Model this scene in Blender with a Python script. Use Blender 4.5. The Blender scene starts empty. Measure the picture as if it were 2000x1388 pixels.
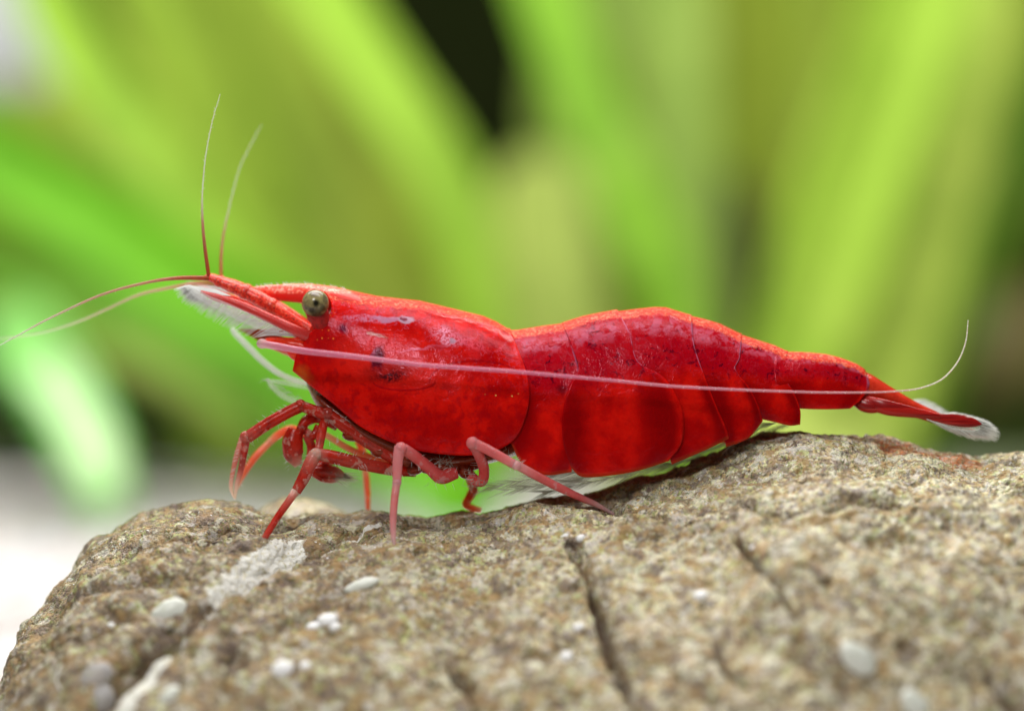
import bpy, math, random
import numpy as np
from mathutils import Vector, noise as mnoise
random.seed(7)
rng = np.random.default_rng(11)
R = math.radians
scene = bpy.context.scene
C = scene.collection

# ------------------------------------------------------------------ camera
D = 60.0                      # camera distance to the plane through the animal's midline (y = 0)
CX, CZ = 10.0, 6.94
cam = bpy.data.objects.new('camera', bpy.data.cameras.new('camera'))
C.objects.link(cam)
cam.location = (CX, -D, CZ)
cam.rotation_euler = (R(90), 0, 0)
cam.data.sensor_width = 36
cam.data.lens = 36 * D / 20.0
cam.data.clip_start = 0.5
cam.data.clip_end = 400
cam.data.dof.use_dof = True
cam.data.dof.focus_distance = D - 0.85
cam.data.dof.aperture_fstop = (cam.data.lens * 1e-3) / 2.85     # pupil 2.85 units wide: macro depth of field
scene.camera = cam

# ------------------------------------------------------------------ world, lamps, exposure
w = bpy.data.worlds.new('World'); scene.world = w; w.use_nodes = True
w.node_tree.nodes['Background'].inputs[0].default_value = (0.50, 0.62, 0.45, 1)
w.node_tree.nodes['Background'].inputs[1].default_value = 0.17
def area(name, loc, target, sx, sy, power, col):
    l = bpy.data.lights.new(name, 'AREA'); l.shape = 'RECTANGLE'
    l.size = sx; l.size_y = sy; l.energy = power; l.color = col
    o = bpy.data.objects.new(name, l); C.objects.link(o); o.location = loc
    o.rotation_euler = (Vector(target) - Vector(loc)).to_track_quat('-Z', 'Y').to_euler()
    return o
area('hood_lamp', (9, -3, 27), (10, -1.0, 4), 24, 8, 5800, (1.0, 0.98, 0.94))
area('front_flash', (-4, -44, 34), (10, 0, 5), 12, 9, 13500, (1.0, 0.97, 0.95))
area('plant_lamp', (6, 30, 58), (8, 50, 6), 80, 24, 86000, (1.0, 1.0, 0.9))
scene.view_settings.view_transform = 'Standard'
scene.view_settings.look = 'None'
scene.view_settings.exposure = 0.0
scene.view_settings.gamma = 1.0
scene.render.engine = 'CYCLES'

# ------------------------------------------------------------------ helpers
def at(px, py, Y=0.0):
    s = (D + Y) / D
    return (CX + (px / 100.0 - CX) * s, Y, CZ + (CZ - py / 100.0) * s)

def wloc(o):
    v = Vector((0, 0, 0))
    while o is not None:
        v = v + o.location; o = o.parent
    return v

def link(name, me, parent=None, smooth=True):
    o = bpy.data.objects.new(name, me); C.objects.link(o)
    if parent is not None: o.parent = parent
    if smooth and len(me.polygons):
        me.polygons.foreach_set('use_smooth', [True] * len(me.polygons))
    return o

class MB:
    """collects vertices (world coordinates), faces, uvs and a 'pale' float into one mesh"""
    def __init__(s): s.v = []; s.f = []; s.uv = []; s.pale = []
    def add(s, vs, fs, uvs=None, pale=None):
        b = len(s.v); s.v += [tuple(p) for p in vs]
        s.f += [tuple(b + i for i in f) for f in fs]
        s.uv += uvs if uvs is not None else [(0.5, 0.5)] * len(vs)
        s.pale += pale if pale is not None else [0.0] * len(vs)
    def build(s, name, mat, parent=None, solid=0.0, subsurf=0):
        off = wloc(parent) if parent is not None else Vector((0, 0, 0))
        me = bpy.data.meshes.new(name)
        va = np.array(s.v, dtype=float) - np.array(off)
        me.from_pydata([tuple(r) for r in va], [], s.f)
        uvl = me.uv_layers.new(name='UVMap')
        li = np.zeros(len(me.loops), dtype=np.int32); me.loops.foreach_get('vertex_index', li)
        uvl.data.foreach_set('uv', np.array(s.uv, dtype=float)[li].ravel())
        a = me.attributes.new('pale', 'FLOAT', 'POINT'); a.data.foreach_set('value', np.array(s.pale, dtype=float))
        me.materials.append(mat)
        o = link(name, me, parent)
        if solid:
            m = o.modifiers.new('thickness', 'SOLIDIFY'); m.thickness = solid; m.offset = -1 if solid > 0 else 1
            m.thickness = abs(solid)
        if subsurf:
            m = o.modifiers.new('smooth', 'SUBSURF'); m.levels = subsurf; m.render_levels = subsurf
        return o

def cr(pts, n):
    """Catmull-Rom resample of an (k, d) array to n points, parameterised by index"""
    P = np.array(pts, dtype=float); k = len(P)
    if k == 2:
        t = np.linspace(0, 1, n)[:, None]; return P[0] * (1 - t) + P[1] * t
    E = np.vstack([2 * P[0] - P[1], P, 2 * P[-1] - P[-2]])
    t = np.linspace(0, k - 1, n); i = np.minimum(t.astype(int), k - 2); u = (t - i)[:, None]
    a, b, c, d = E[i], E[i + 1], E[i + 2], E[i + 3]
    return 0.5 * ((2 * b) + (-a + c) * u + (2 * a - 5 * b + 4 * c - d) * u ** 2 + (-a + 3 * b - 3 * c + d) * u ** 3)

def arclen(P, n):
    """resample polyline evenly by length"""
    P = np.array(P, float); L = np.r_[0, np.cumsum(np.linalg.norm(np.diff(P, axis=0), axis=1))]
    t = np.linspace(0, L[-1], n)
    return np.stack([np.interp(t, L, P[:, j]) for j in range(P.shape[1])], 1)

def tube(mb, path, rad, ns=10, flat=1.0, pale=None, cap=True, flatdir=(0, 1, 0)):
    """tube along world points; flat squeezes the section along flatdir"""
    P = np.array(path, float); n = len(P)
    r = np.array(rad, float) if np.ndim(rad) else np.full(n, float(rad))
    T = np.gradient(P, axis=0); T /= np.linalg.norm(T, axis=1)[:, None] + 1e-9
    fd = np.array(flatdir, float)
    vs = []; uvs = []; pl = []
    prevA = None
    for i in range(n):
        A = fd - T[i] * fd.dot(T[i])
        if np.linalg.norm(A) < 0.15:
            A = prevA if prevA is not None else np.cross(T[i], (1, 0, 0))
            A = A - T[i] * A.dot(T[i])
        A /= np.linalg.norm(A); B = np.cross(T[i], A); prevA = A
        for j in range(ns):
            a = 2 * math.pi * j / ns
            vs.append(P[i] + A * (math.cos(a) * r[i] * flat) + B * (math.sin(a) * r[i]))
            uvs.append((i / (n - 1), j / ns)); pl.append(0.0 if pale is None else float(pale[i]))
    fs = [(i * ns + j, i * ns + (j + 1) % ns, (i + 1) * ns + (j + 1) % ns, (i + 1) * ns + j) for i in range(n - 1) for j in range(ns)]
    if cap:
        fs.append(tuple(range(ns))[::-1]); fs.append(tuple((n - 1) * ns + j for j in range(ns)))
    mb.add(vs, fs, uvs, pl)

def hair(mb, a, b, r=0.008, bend=0.0):
    a = np.array(a, float); b = np.array(b, float)
    m = (a + b) / 2 + np.array((bend, 0, abs(bend) * 0.3))
    tube(mb, [a, m, b], [r, r * 0.75, r * 0.15], 3, cap=False)

def ball(mb, c, rx, ry, rz, nu=20, nv=14, rot=0.0, tilt=None, pale=0.0):
    vs = []; 
    for i in range(nv + 1):
        th = math.pi * i / nv
        for j in range(nu):
            ph = 2 * math.pi * j / nu
            p = Vector((rx * math.sin(th) * math.cos(ph), ry * math.sin(th) * math.sin(ph), rz * math.cos(th)))
            if tilt is not None: p = tilt @ p
            x, z = p.x, p.z; ca, sa = math.cos(rot), math.sin(rot)
            vs.append((c[0] + x * ca - z * sa, c[1] + p.y, c[2] + x * sa + z * ca))
    fs = [(i * nu + j, (i + 1) * nu + j, (i + 1) * nu + (j + 1) % nu, i * nu + (j + 1) % nu) for i in range(nv) for j in range(nu)]
    mb.add(vs, fs, None, [pale] * len(vs))

def thing(name, label, cat, loc=(0, 0, 0), group=None):
    o = bpy.data.objects.new(name, None); C.objects.link(o); o.location = loc; o.empty_display_size = 0.2
    return tag(o, label, cat, group)
def tag(o, label, cat, group=None, kind=None):
    if label: o['label'] = label
    if cat: o['category'] = cat
    if group: o['group'] = group
    if kind: o['kind'] = kind
    return o

# ------------------------------------------------------------------ material helpers
class Mat:
    def __init__(s, name):
        s.m = bpy.data.materials.new(name); s.m.use_nodes = True; s.nt = s.m.node_tree; s.nt.nodes.clear()
        s.out = s.nt.nodes.new('ShaderNodeOutputMaterial')
    def put(s, sock, val):
        if isinstance(val, bpy.types.NodeSocket): s.nt.links.new(val, sock)
        elif isinstance(val, bpy.types.Node): s.nt.links.new(val.outputs[0], sock)
        else:
            if sock.type == 'RGBA' and len(val) == 3: val = (*val, 1)
            sock.default_value = val
    def n(s, typ, ins=None, **props):
        nd = s.nt.nodes.new('ShaderNode' + typ)
        for k, v in props.items(): setattr(nd, k, v)
        for k, v in (ins or {}).items(): s.put(nd.inputs[k], v)
        return nd
    def math(s, op, a, b=None, clamp=False):
        nd = s.nt.nodes.new('ShaderNodeMath'); nd.operation = op; nd.use_clamp = clamp
        s.put(nd.inputs[0], a)
        if b is not None: s.put(nd.inputs[1], b)
        return nd.outputs[0]
    def mix(s, f, a, b, blend='MIX'):
        nd = s.nt.nodes.new('ShaderNodeMix'); nd.data_type = 'RGBA'; nd.blend_type = blend
        s.put(nd.inputs[0], f); s.put(nd.inputs[6], a); s.put(nd.inputs[7], b)
        return nd.outputs[2]
    def step(s, x, lo, hi, a=0.0, b=1.0):
        nd = s.nt.nodes.new('ShaderNodeMapRange'); nd.interpolation_type = 'SMOOTHSTEP'
        s.put(nd.inputs[0], x); s.put(nd.inputs[1], lo); s.put(nd.inputs[2], hi); s.put(nd.inputs[3], a); s.put(nd.inputs[4], b)
        return nd.outputs[0]
    def noise(s, vec, scale, detail=3, rough=0.55, dist=0.0):
        return s.n('TexNoise', {'Vector': vec, 'Scale': scale, 'Detail': detail, 'Roughness': rough, 'Distortion': dist}).outputs[0]
    def coords(s):
        s.tc = s.n('TexCoord'); s.obj = s.tc.outputs['Object']
        s.uv = s.n('SeparateXYZ', {0: s.tc.outputs['UV']})
        return s.obj
    def ramp(s, fac, stops, interp='LINEAR'):
        nd = s.n('ValToRGB', {0: fac}); cr_ = nd.color_ramp; cr_.interpolation = interp
        while len(cr_.elements) > 1: cr_.elements.remove(cr_.elements[-1])
        cr_.elements[0].position = stops[0][0]; cr_.elements[0].color = (*stops[0][1], 1)
        for p, c in stops[1:]:
            e = cr_.elements.new(p); e.color = (*c, 1)
        return nd.outputs[0]
    def done(s, sh): s.nt.links.new(sh.outputs[0] if isinstance(sh, bpy.types.Node) else sh, s.out.inputs[0]); return s.m

ROOT = Vector((10.0, 0.0, 4.0))
def spot(M, px, py, rx, rz, ang=0.0, soft=0.6, wob=None):
    """smooth 0..1 mask of an ellipse fixed on the animal (its own coordinates)"""
    x, _, z = at(px, py, -1.0); x -= ROOT.x; z -= ROOT.z
    mp = M.n('Mapping', {'Vector': M.obj if wob is None else wob}, vector_type='TEXTURE')
    mp.inputs['Location'].default_value = (x, 0, z); mp.inputs['Rotation'].default_value = (0, -R(ang), 0)
    mp.inputs['Scale'].default_value = (rx / 100, 1e4, rz / 100)
    ln = M.n('VectorMath', {0: mp.outputs[0]}, operation='LENGTH').outputs['Value']
    return M.step(ln, 1.0, 1.0 - soft)

def shell_mat(name, kind):
    M = Mat(name); o = M.coords(); u, v = M.uv.outputs[0], M.uv.outputs[1]
    n1 = M.noise(o, 1.6, 4, 0.6); n2 = M.noise(o, 6, 4, 0.6, 0.3); n3 = M.noise(o, 22, 3, 0.6); nf = M.noise(o, 60, 2, 0.6)
    wob = M.n('VectorMath', {0: o, 1: M.n('VectorMath', {0: M.n('TexNoise', {'Vector': o, 'Scale': 4.0, 'Detail': 3.0}).outputs[1], 'Scale': 0.22}, operation='SCALE').outputs[0]}, operation='ADD').outputs[0]
    base = M.mix(M.step(n1, 0.38, 0.62), (0.40, 0.001, 0.0015), (0.66, 0.005, 0.002))
    base = M.mix(M.math('MULTIPLY', M.step(n2, 0.5, 0.72), 0.35), base, (0.34, 0.002, 0.006))
    base = M.mix(M.math('MULTIPLY', M.step(nf, 0.5, 0.7), 0.22), base, (0.78, 0.03, 0.01))
    # the upper flank is thinner and paler: pink and violet patches of flesh under the shell
    up = M.step(v, 0.52, 0.12)
    patch = M.math('MULTIPLY', M.step(M.noise(wob, 2.3, 4, 0.6), 0.5, 0.66), up)
    base = M.mix(M.math('MULTIPLY', patch, 0.4), base, (0.66, 0.035, 0.05))
    vein = M.math('MULTIPLY', M.step(M.math('ABSOLUTE', M.math('SUBTRACT', M.noise(wob, 3.0, 5, 0.6), 0.5)), 0.018, 0.0), M.step(v, 0.6, 0.2))
    base = M.mix(M.math('MULTIPLY', vein, 0.28), base, (0.55, 0.14, 0.26))
    def paint(px, py, rx, rz, ang, col, f, soft=0.7, nz=None):
        nonlocal base
        m = spot(M, px, py, rx, rz, ang, soft, wob)
        if nz is not None: m = M.math('MULTIPLY', m, nz)
        base = M.mix(M.math('MULTIPLY', m, f), base, col)
    if kind == 'carapace':
        pn = M.step(n3, 0.35, 0.6)
        base = M.mix(M.math('MULTIPLY', M.step(n2, 0.48, 0.66), 0.5), base, (0.30, 0.001, 0.004))
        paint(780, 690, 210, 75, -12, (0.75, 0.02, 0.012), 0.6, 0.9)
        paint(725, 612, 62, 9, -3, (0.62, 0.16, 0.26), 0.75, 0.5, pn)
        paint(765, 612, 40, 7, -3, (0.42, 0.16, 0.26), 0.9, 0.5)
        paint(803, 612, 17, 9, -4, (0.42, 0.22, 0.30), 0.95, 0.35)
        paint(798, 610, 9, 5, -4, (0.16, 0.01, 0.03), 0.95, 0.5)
        paint(882, 645, 44, 22, -24, (0.78, 0.26, 0.38), 0.95, 0.8, pn)  # pink gloss painted into the shell colour
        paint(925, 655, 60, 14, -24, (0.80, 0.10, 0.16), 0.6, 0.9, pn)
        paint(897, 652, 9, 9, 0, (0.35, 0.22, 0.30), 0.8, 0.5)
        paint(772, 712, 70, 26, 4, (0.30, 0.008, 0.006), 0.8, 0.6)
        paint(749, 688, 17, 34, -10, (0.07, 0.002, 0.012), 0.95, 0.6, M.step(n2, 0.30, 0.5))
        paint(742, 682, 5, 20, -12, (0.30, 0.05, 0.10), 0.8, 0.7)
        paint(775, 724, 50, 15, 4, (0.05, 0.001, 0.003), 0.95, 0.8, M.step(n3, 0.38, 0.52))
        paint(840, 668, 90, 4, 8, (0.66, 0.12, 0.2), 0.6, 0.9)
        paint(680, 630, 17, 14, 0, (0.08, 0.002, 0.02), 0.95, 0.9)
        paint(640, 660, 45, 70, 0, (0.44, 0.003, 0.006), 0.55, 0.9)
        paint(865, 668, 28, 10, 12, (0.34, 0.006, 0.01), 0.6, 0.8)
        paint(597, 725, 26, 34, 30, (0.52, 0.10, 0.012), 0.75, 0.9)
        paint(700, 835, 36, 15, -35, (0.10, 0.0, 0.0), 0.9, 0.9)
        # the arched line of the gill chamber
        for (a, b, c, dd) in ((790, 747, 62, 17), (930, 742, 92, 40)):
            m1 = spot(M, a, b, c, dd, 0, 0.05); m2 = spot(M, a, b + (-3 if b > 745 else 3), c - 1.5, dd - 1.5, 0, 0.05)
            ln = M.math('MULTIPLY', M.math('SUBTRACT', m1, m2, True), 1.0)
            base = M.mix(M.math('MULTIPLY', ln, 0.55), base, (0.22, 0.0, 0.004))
        sp = M.n('TexVoronoi', {'Vector': o, 'Scale': 9.0}).outputs['Distance']
        gold = M.math('MULTIPLY', M.step(sp, 0.17, 0.10), spot(M, 985, 770, 62, 9, -8, 0.8))
        base = M.mix(gold, base, (0.95, 0.45, 0.12))
        gold = M.math('MULTIPLY', M.step(sp, 0.24, 0.12), spot(M, 640, 650, 32, 62, 8, 0.6))
        base = M.mix(M.math('MULTIPLY', gold, 0.8), base, (0.9, 0.16, 0.03))
        band_lo = M.step(M.n('SeparateXYZ', {0: o}).outputs[0], -3.6, -1.2, 0.27, 0.13)
    else:
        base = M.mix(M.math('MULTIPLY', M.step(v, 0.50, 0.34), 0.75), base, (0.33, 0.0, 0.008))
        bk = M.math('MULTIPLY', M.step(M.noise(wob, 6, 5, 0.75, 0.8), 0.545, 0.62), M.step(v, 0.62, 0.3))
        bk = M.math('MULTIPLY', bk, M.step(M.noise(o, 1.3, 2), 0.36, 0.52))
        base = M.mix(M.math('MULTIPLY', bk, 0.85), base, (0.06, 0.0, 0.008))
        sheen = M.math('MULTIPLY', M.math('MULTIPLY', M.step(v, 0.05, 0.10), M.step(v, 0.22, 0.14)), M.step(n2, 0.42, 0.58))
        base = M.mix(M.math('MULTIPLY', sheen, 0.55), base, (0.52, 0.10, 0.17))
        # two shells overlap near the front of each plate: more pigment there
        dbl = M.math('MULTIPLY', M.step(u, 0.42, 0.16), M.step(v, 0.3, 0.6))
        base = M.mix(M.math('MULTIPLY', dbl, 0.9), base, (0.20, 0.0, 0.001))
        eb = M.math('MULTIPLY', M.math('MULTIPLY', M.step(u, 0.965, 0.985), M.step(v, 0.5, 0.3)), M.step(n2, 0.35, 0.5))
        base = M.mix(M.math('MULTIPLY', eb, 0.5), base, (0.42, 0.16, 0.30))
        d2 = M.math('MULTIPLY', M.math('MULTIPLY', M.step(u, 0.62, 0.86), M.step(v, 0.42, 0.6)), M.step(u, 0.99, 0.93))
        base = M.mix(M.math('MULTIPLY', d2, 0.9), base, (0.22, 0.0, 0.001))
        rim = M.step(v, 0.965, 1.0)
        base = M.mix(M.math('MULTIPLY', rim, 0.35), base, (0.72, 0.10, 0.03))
        if kind == 'abdomen':
            paint(1108, 748, 24, 15, 0, (0.07, 0.0, 0.003), 0.8, 0.95)
            paint(1127, 702, 10, 8, 0, (0.07, 0.0, 0.006), 0.8, 0.9)
        band_lo = 0.15
    # frosted orange stripe along the back, its lower border ragged
    dpx = M.n('Attribute', attribute_name='pale').outputs['Fac']
    edge = M.math('SUBTRACT', M.math('ADD', dpx, M.math('MULTIPLY', M.math('SUBTRACT', M.noise(o, 7, 5, 0.75), 0.5), 0.26)), band_lo)
    band = M.math('MULTIPLY', M.step(edge, 0.02, -0.03), M.step(M.noise(o, 14, 3), 0.30, 0.42))
    grain = M.n('TexVoronoi', {'Vector': o, 'Scale': 26.0}).outputs['Color']
    gsep = M.n('SeparateColor', {0: grain}).outputs[0]
    bc = M.ramp(M.math('MULTIPLY', M.math('ADD', gsep, M.noise(o, 30, 3)), 0.5), [(0.2, (0.60, 0.02, 0.005)), (0.38, (0.60, 0.016, 0.004)), (0.56, (0.74, 0.05, 0.016)), (0.80, (0.84, 0.20, 0.12))])
    base = M.mix(band, base, bc)
    hgt = M.math('ADD', M.math('MULTIPLY', n3, 0.5), M.math('MULTIPLY', M.math('MULTIPLY', gsep, band), 1.6))
    bump = M.n('Bump', {'Strength': 0.35, 'Distance': 0.02, 'Height': M.math('ADD', hgt, M.math('MULTIPLY', M.noise(wob, 3.4, 4, 0.6, 0.4), 3.2))})
    rough = M.math('ADD', M.step(n1, 0.4, 0.65, 0.12, 0.22), M.math('MULTIPLY', band, 0.35))
    p = M.n('BsdfPrincipled', {'Base Color': base, 'Roughness': rough, 'Subsurface Weight': 0.45, 'Subsurface Radius': (1.0, 0.06, 0.05),
        'Subsurface Scale': 0.2, 'Specular IOR Level': 0.13, 'Specular Tint': (1.0, 0.55, 0.75), 'Normal': bump.outputs[0]})
    return M.done(p)

def flesh_mat(name, col, pale, rough=0.2, alpha=1.0, trans=0.25, vary=0.35, freq=10.0, dark=(0.12, 0.0, 0.0)):
    """red tissue whose 'pale' attribute fades to a colourless joint or tip; light passes through it"""
    M = Mat(name); o = M.coords()
    a = M.n('Attribute', attribute_name='pale').outputs['Fac']
    nz = M.noise(o, freq, 3, 0.6)
    base = M.mix(M.math('MULTIPLY', M.step(nz, 0.45, 0.7), vary), col, dark)
    base = M.mix(M.math('MULTIPLY', M.step(M.noise(o, 38, 2), 0.56, 0.68), 0.25), base, tuple(min(1, c * 1.5 + 0.05) for c in col))
    if 'leg' in name: a = M.math('MAXIMUM', a, M.math('MULTIPLY', M.step(M.noise(o, 5.0, 3, 0.6), 0.54, 0.66), 0.5))
    base = M.mix(M.math('MULTIPLY', a, M.step(nz, 0.2, 0.5, 0.75, 1.0)), base, pale)
    bump = M.n('Bump', {'Strength': 0.25, 'Distance': 0.02, 'Height': M.noise(o, 26, 3)})
    p = M.n('BsdfPrincipled', {'Base Color': base, 'Roughness': rough, 'Subsurface Weight': 0.4, 'Subsurface Radius': (1, 0.3, 0.2), 'Subsurface Scale': 0.1, 'Specular IOR Level': 0.45, 'Normal': bump.outputs[0]})
    t = M.n('BsdfTranslucent', {'Color': base})
    mx = M.n('MixShader', {0: trans, 1: p, 2: t})
    if alpha >= 1.0: fa = M.math('SUBTRACT', 1.0, M.math('MULTIPLY', a, 0.35))
    else: fa = alpha
    tr = M.n('BsdfTransparent')
    mx = M.n('MixShader', {0: fa, 1: tr, 2: mx})
    return M.done(mx)

def film_mat(name, col, alpha, trans=0.5, streak=0.0):
    M = Mat(name); o = M.coords()
    c = M.mix(M.noise(o, 8, 2), col, tuple(x * 0.8 for x in col))
    d = M.n('BsdfPrincipled', {'Base Color': c, 'Roughness': 0.35})
    t = M.n('BsdfTranslucent', {'Color': c})
    mx = M.n('MixShader', {0: trans, 1: d, 2: t})
    return M.done(M.n('MixShader', {0: alpha, 1: M.n('BsdfTransparent'), 2: mx}))

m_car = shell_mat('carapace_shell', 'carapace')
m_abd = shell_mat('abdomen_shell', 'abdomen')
m_body = flesh_mat('inner_flesh', (0.42, 0.012, 0.006), (0.7, 0.4, 0.25), trans=0.1)
m_stalk = flesh_mat('stalk_red', (0.40, 0.003, 0.003), (0.7, 0.4, 0.25), rough=0.6, trans=0.05, vary=0.6)
m_stern = flesh_mat('sternum_flesh', (0.30, 0.035, 0.01), (0.75, 0.5, 0.3), trans=0.3, vary=0.6, freq=14)
m_orange = flesh_mat('orange_flesh', (0.80, 0.035, 0.008), (0.85, 0.35, 0.2), trans=0.15, vary=0.25, dark=(0.3, 0, 0))
m_leg = flesh_mat('leg_red', (0.60, 0.026, 0.010), (0.95, 0.78, 0.66), trans=0.45, vary=0.7, freq=6, dark=(0.26, 0.006, 0.004))
m_legpink = flesh_mat('leg_pink', (0.78, 0.10, 0.10), (0.92, 0.62, 0.66), trans=0.4, vary=0.35, freq=6, dark=(0.55, 0.02, 0.02))
m_legfar = flesh_mat('leg_orange', (0.90, 0.15, 0.04), (0.95, 0.7, 0.5), trans=0.45, vary=0.25, dark=(0.7, 0.06, 0.01))
m_ant = flesh_mat('antenna_pink', (0.62, 0.21, 0.33), (0.80, 0.76, 0.66), alpha=0.62, trans=0.35, vary=0.25, freq=4, dark=(0.60, 0.18, 0.36))
m_flag = flesh_mat('antennule_brown', (0.50, 0.10, 0.03), (0.66, 0.74, 0.60), trans=0.5, vary=0.3)
m_flagfar = flesh_mat('antennule_far', (0.55, 0.14, 0.06), (0.66, 0.76, 0.55), alpha=0.6, trans=0.5, vary=0.3)
m_hair = film_mat('white_setae', (0.98, 0.98, 0.97), 0.85, 0.5)
m_haircol = film_mat('red_setae', (0.72, 0.16, 0.07), 0.9, 0.5)
m_film = film_mat('white_membrane', (0.96, 0.97, 0.97), 0.22, 0.5)
m_ghost = film_mat('clear_membrane', (0.80, 0.90, 0.78), 0.28, 0.6)
m_feather = film_mat('swimmeret_feather', (0.95, 0.95, 0.84), 0.34, 0.6)

# ------------------------------------------------------------------ the rock
def hash_perlin(P, seed=0):
    """vectorised 3-D gradient noise, about -1..1"""
    Pi = np.floor(P).astype(np.int64); F = P - Pi
    U = F * F * F * (F * (F * 6 - 15) + 10)
    def g(ix, iy, iz, fx, fy, fz):
        h = (ix * 374761393 + iy * 668265263 + iz * 2147483647 + seed * 1274126177) & 0xffffffff
        h = ((h ^ (h >> 13)) * 1274126177) & 0xffffffff
        h = (h ^ (h >> 16))
        a = (h & 1023) / 1023.0 * 2 * math.pi; zc = ((h >> 10) & 1023) / 511.5 - 1
        s = np.sqrt(np.maximum(0, 1 - zc * zc))
        return np.cos(a) * s * fx + np.sin(a) * s * fy + zc * fz
    x, y, z = Pi.T; fx, fy, fz = F.T; ux, uy, uz = U.T
    def L(a, b, t): return a + (b - a) * t
    x0 = [[L(g(x, y + j, z + k, fx, fy - j, fz - k), g(x + 1, y + j, z + k, fx - 1, fy - j, fz - k), ux) for k in (0, 1)] for j in (0, 1)]
    return L(L(x0[0][0], x0[1][0], uy), L(x0[0][1], x0[1][1], uy), uz) * 1.6

SIL = np.array([(-400, 2600), (-160, 1900), (-60, 1560), (0, 1388), (20, 1296), (60, 1200), (110, 1146), (150, 1098), (185, 1050), (230, 1024), (300, 1002), (350, 990),
    (420, 979), (465, 981), (500, 997), (560, 1005), (620, 1003), (700, 1000), (750, 996), (820, 1000), (870, 1006), (930, 1002), (1000, 989), (1080, 972), (1140, 960),
    (1200, 947), (1280, 926), (1340, 908), (1400, 884), (1440, 862), (1490, 847), (1560, 840), (1620, 843), (1680, 851), (1720, 857), (1780, 867), (1850, 877),
    (1900, 890), (1940, 885), (2000, 881), (2150, 900), (2400, 1000), (2700, 1400)], float)
YR = 0.25
SX = 10 + (SIL[:, 0] / 100 - 10) * (D + YR) / D; SZ = CZ + (CZ - SIL[:, 1] / 100) * (D + YR) / D
def smooth_h(x, y):
    d = YR - y
    f = np.where(d > 0, 0.16 * d + 0.094 * d * d, 0.10 * (-d) + 0.20 * d * d)
    return np.interp(x, SX, SZ) - f
def on_rock(px, py):
    """first point where the pixel ray meets the smooth rock"""
    for Y in np.arange(-9, 0.3, 0.01):
        x, _, z = at(px, py, Y)
        if smooth_h(x, Y) >= z: return np.array((x, Y, z))
    return np.array(at(px, py, YR))

def seg_dist(X, Y, poly):
    best = np.full(X.shape, 1e9); side = np.zeros(X.shape)
    for (a, b) in zip(poly[:-1], poly[1:]):
        ab = b - a; t = np.clip(((X - a[0]) * ab[0] + (Y - a[1]) * ab[1]) / (ab @ ab), 0, 1)
        dx, dy = X - (a[0] + t * ab[0]), Y - (a[1] + t * ab[1]); dd = np.hypot(dx, dy)
        side = np.where(dd < best, np.sign(ab[0] * dy - ab[1] * dx), side); best = np.minimum(best, dd)
    return best, side

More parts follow.
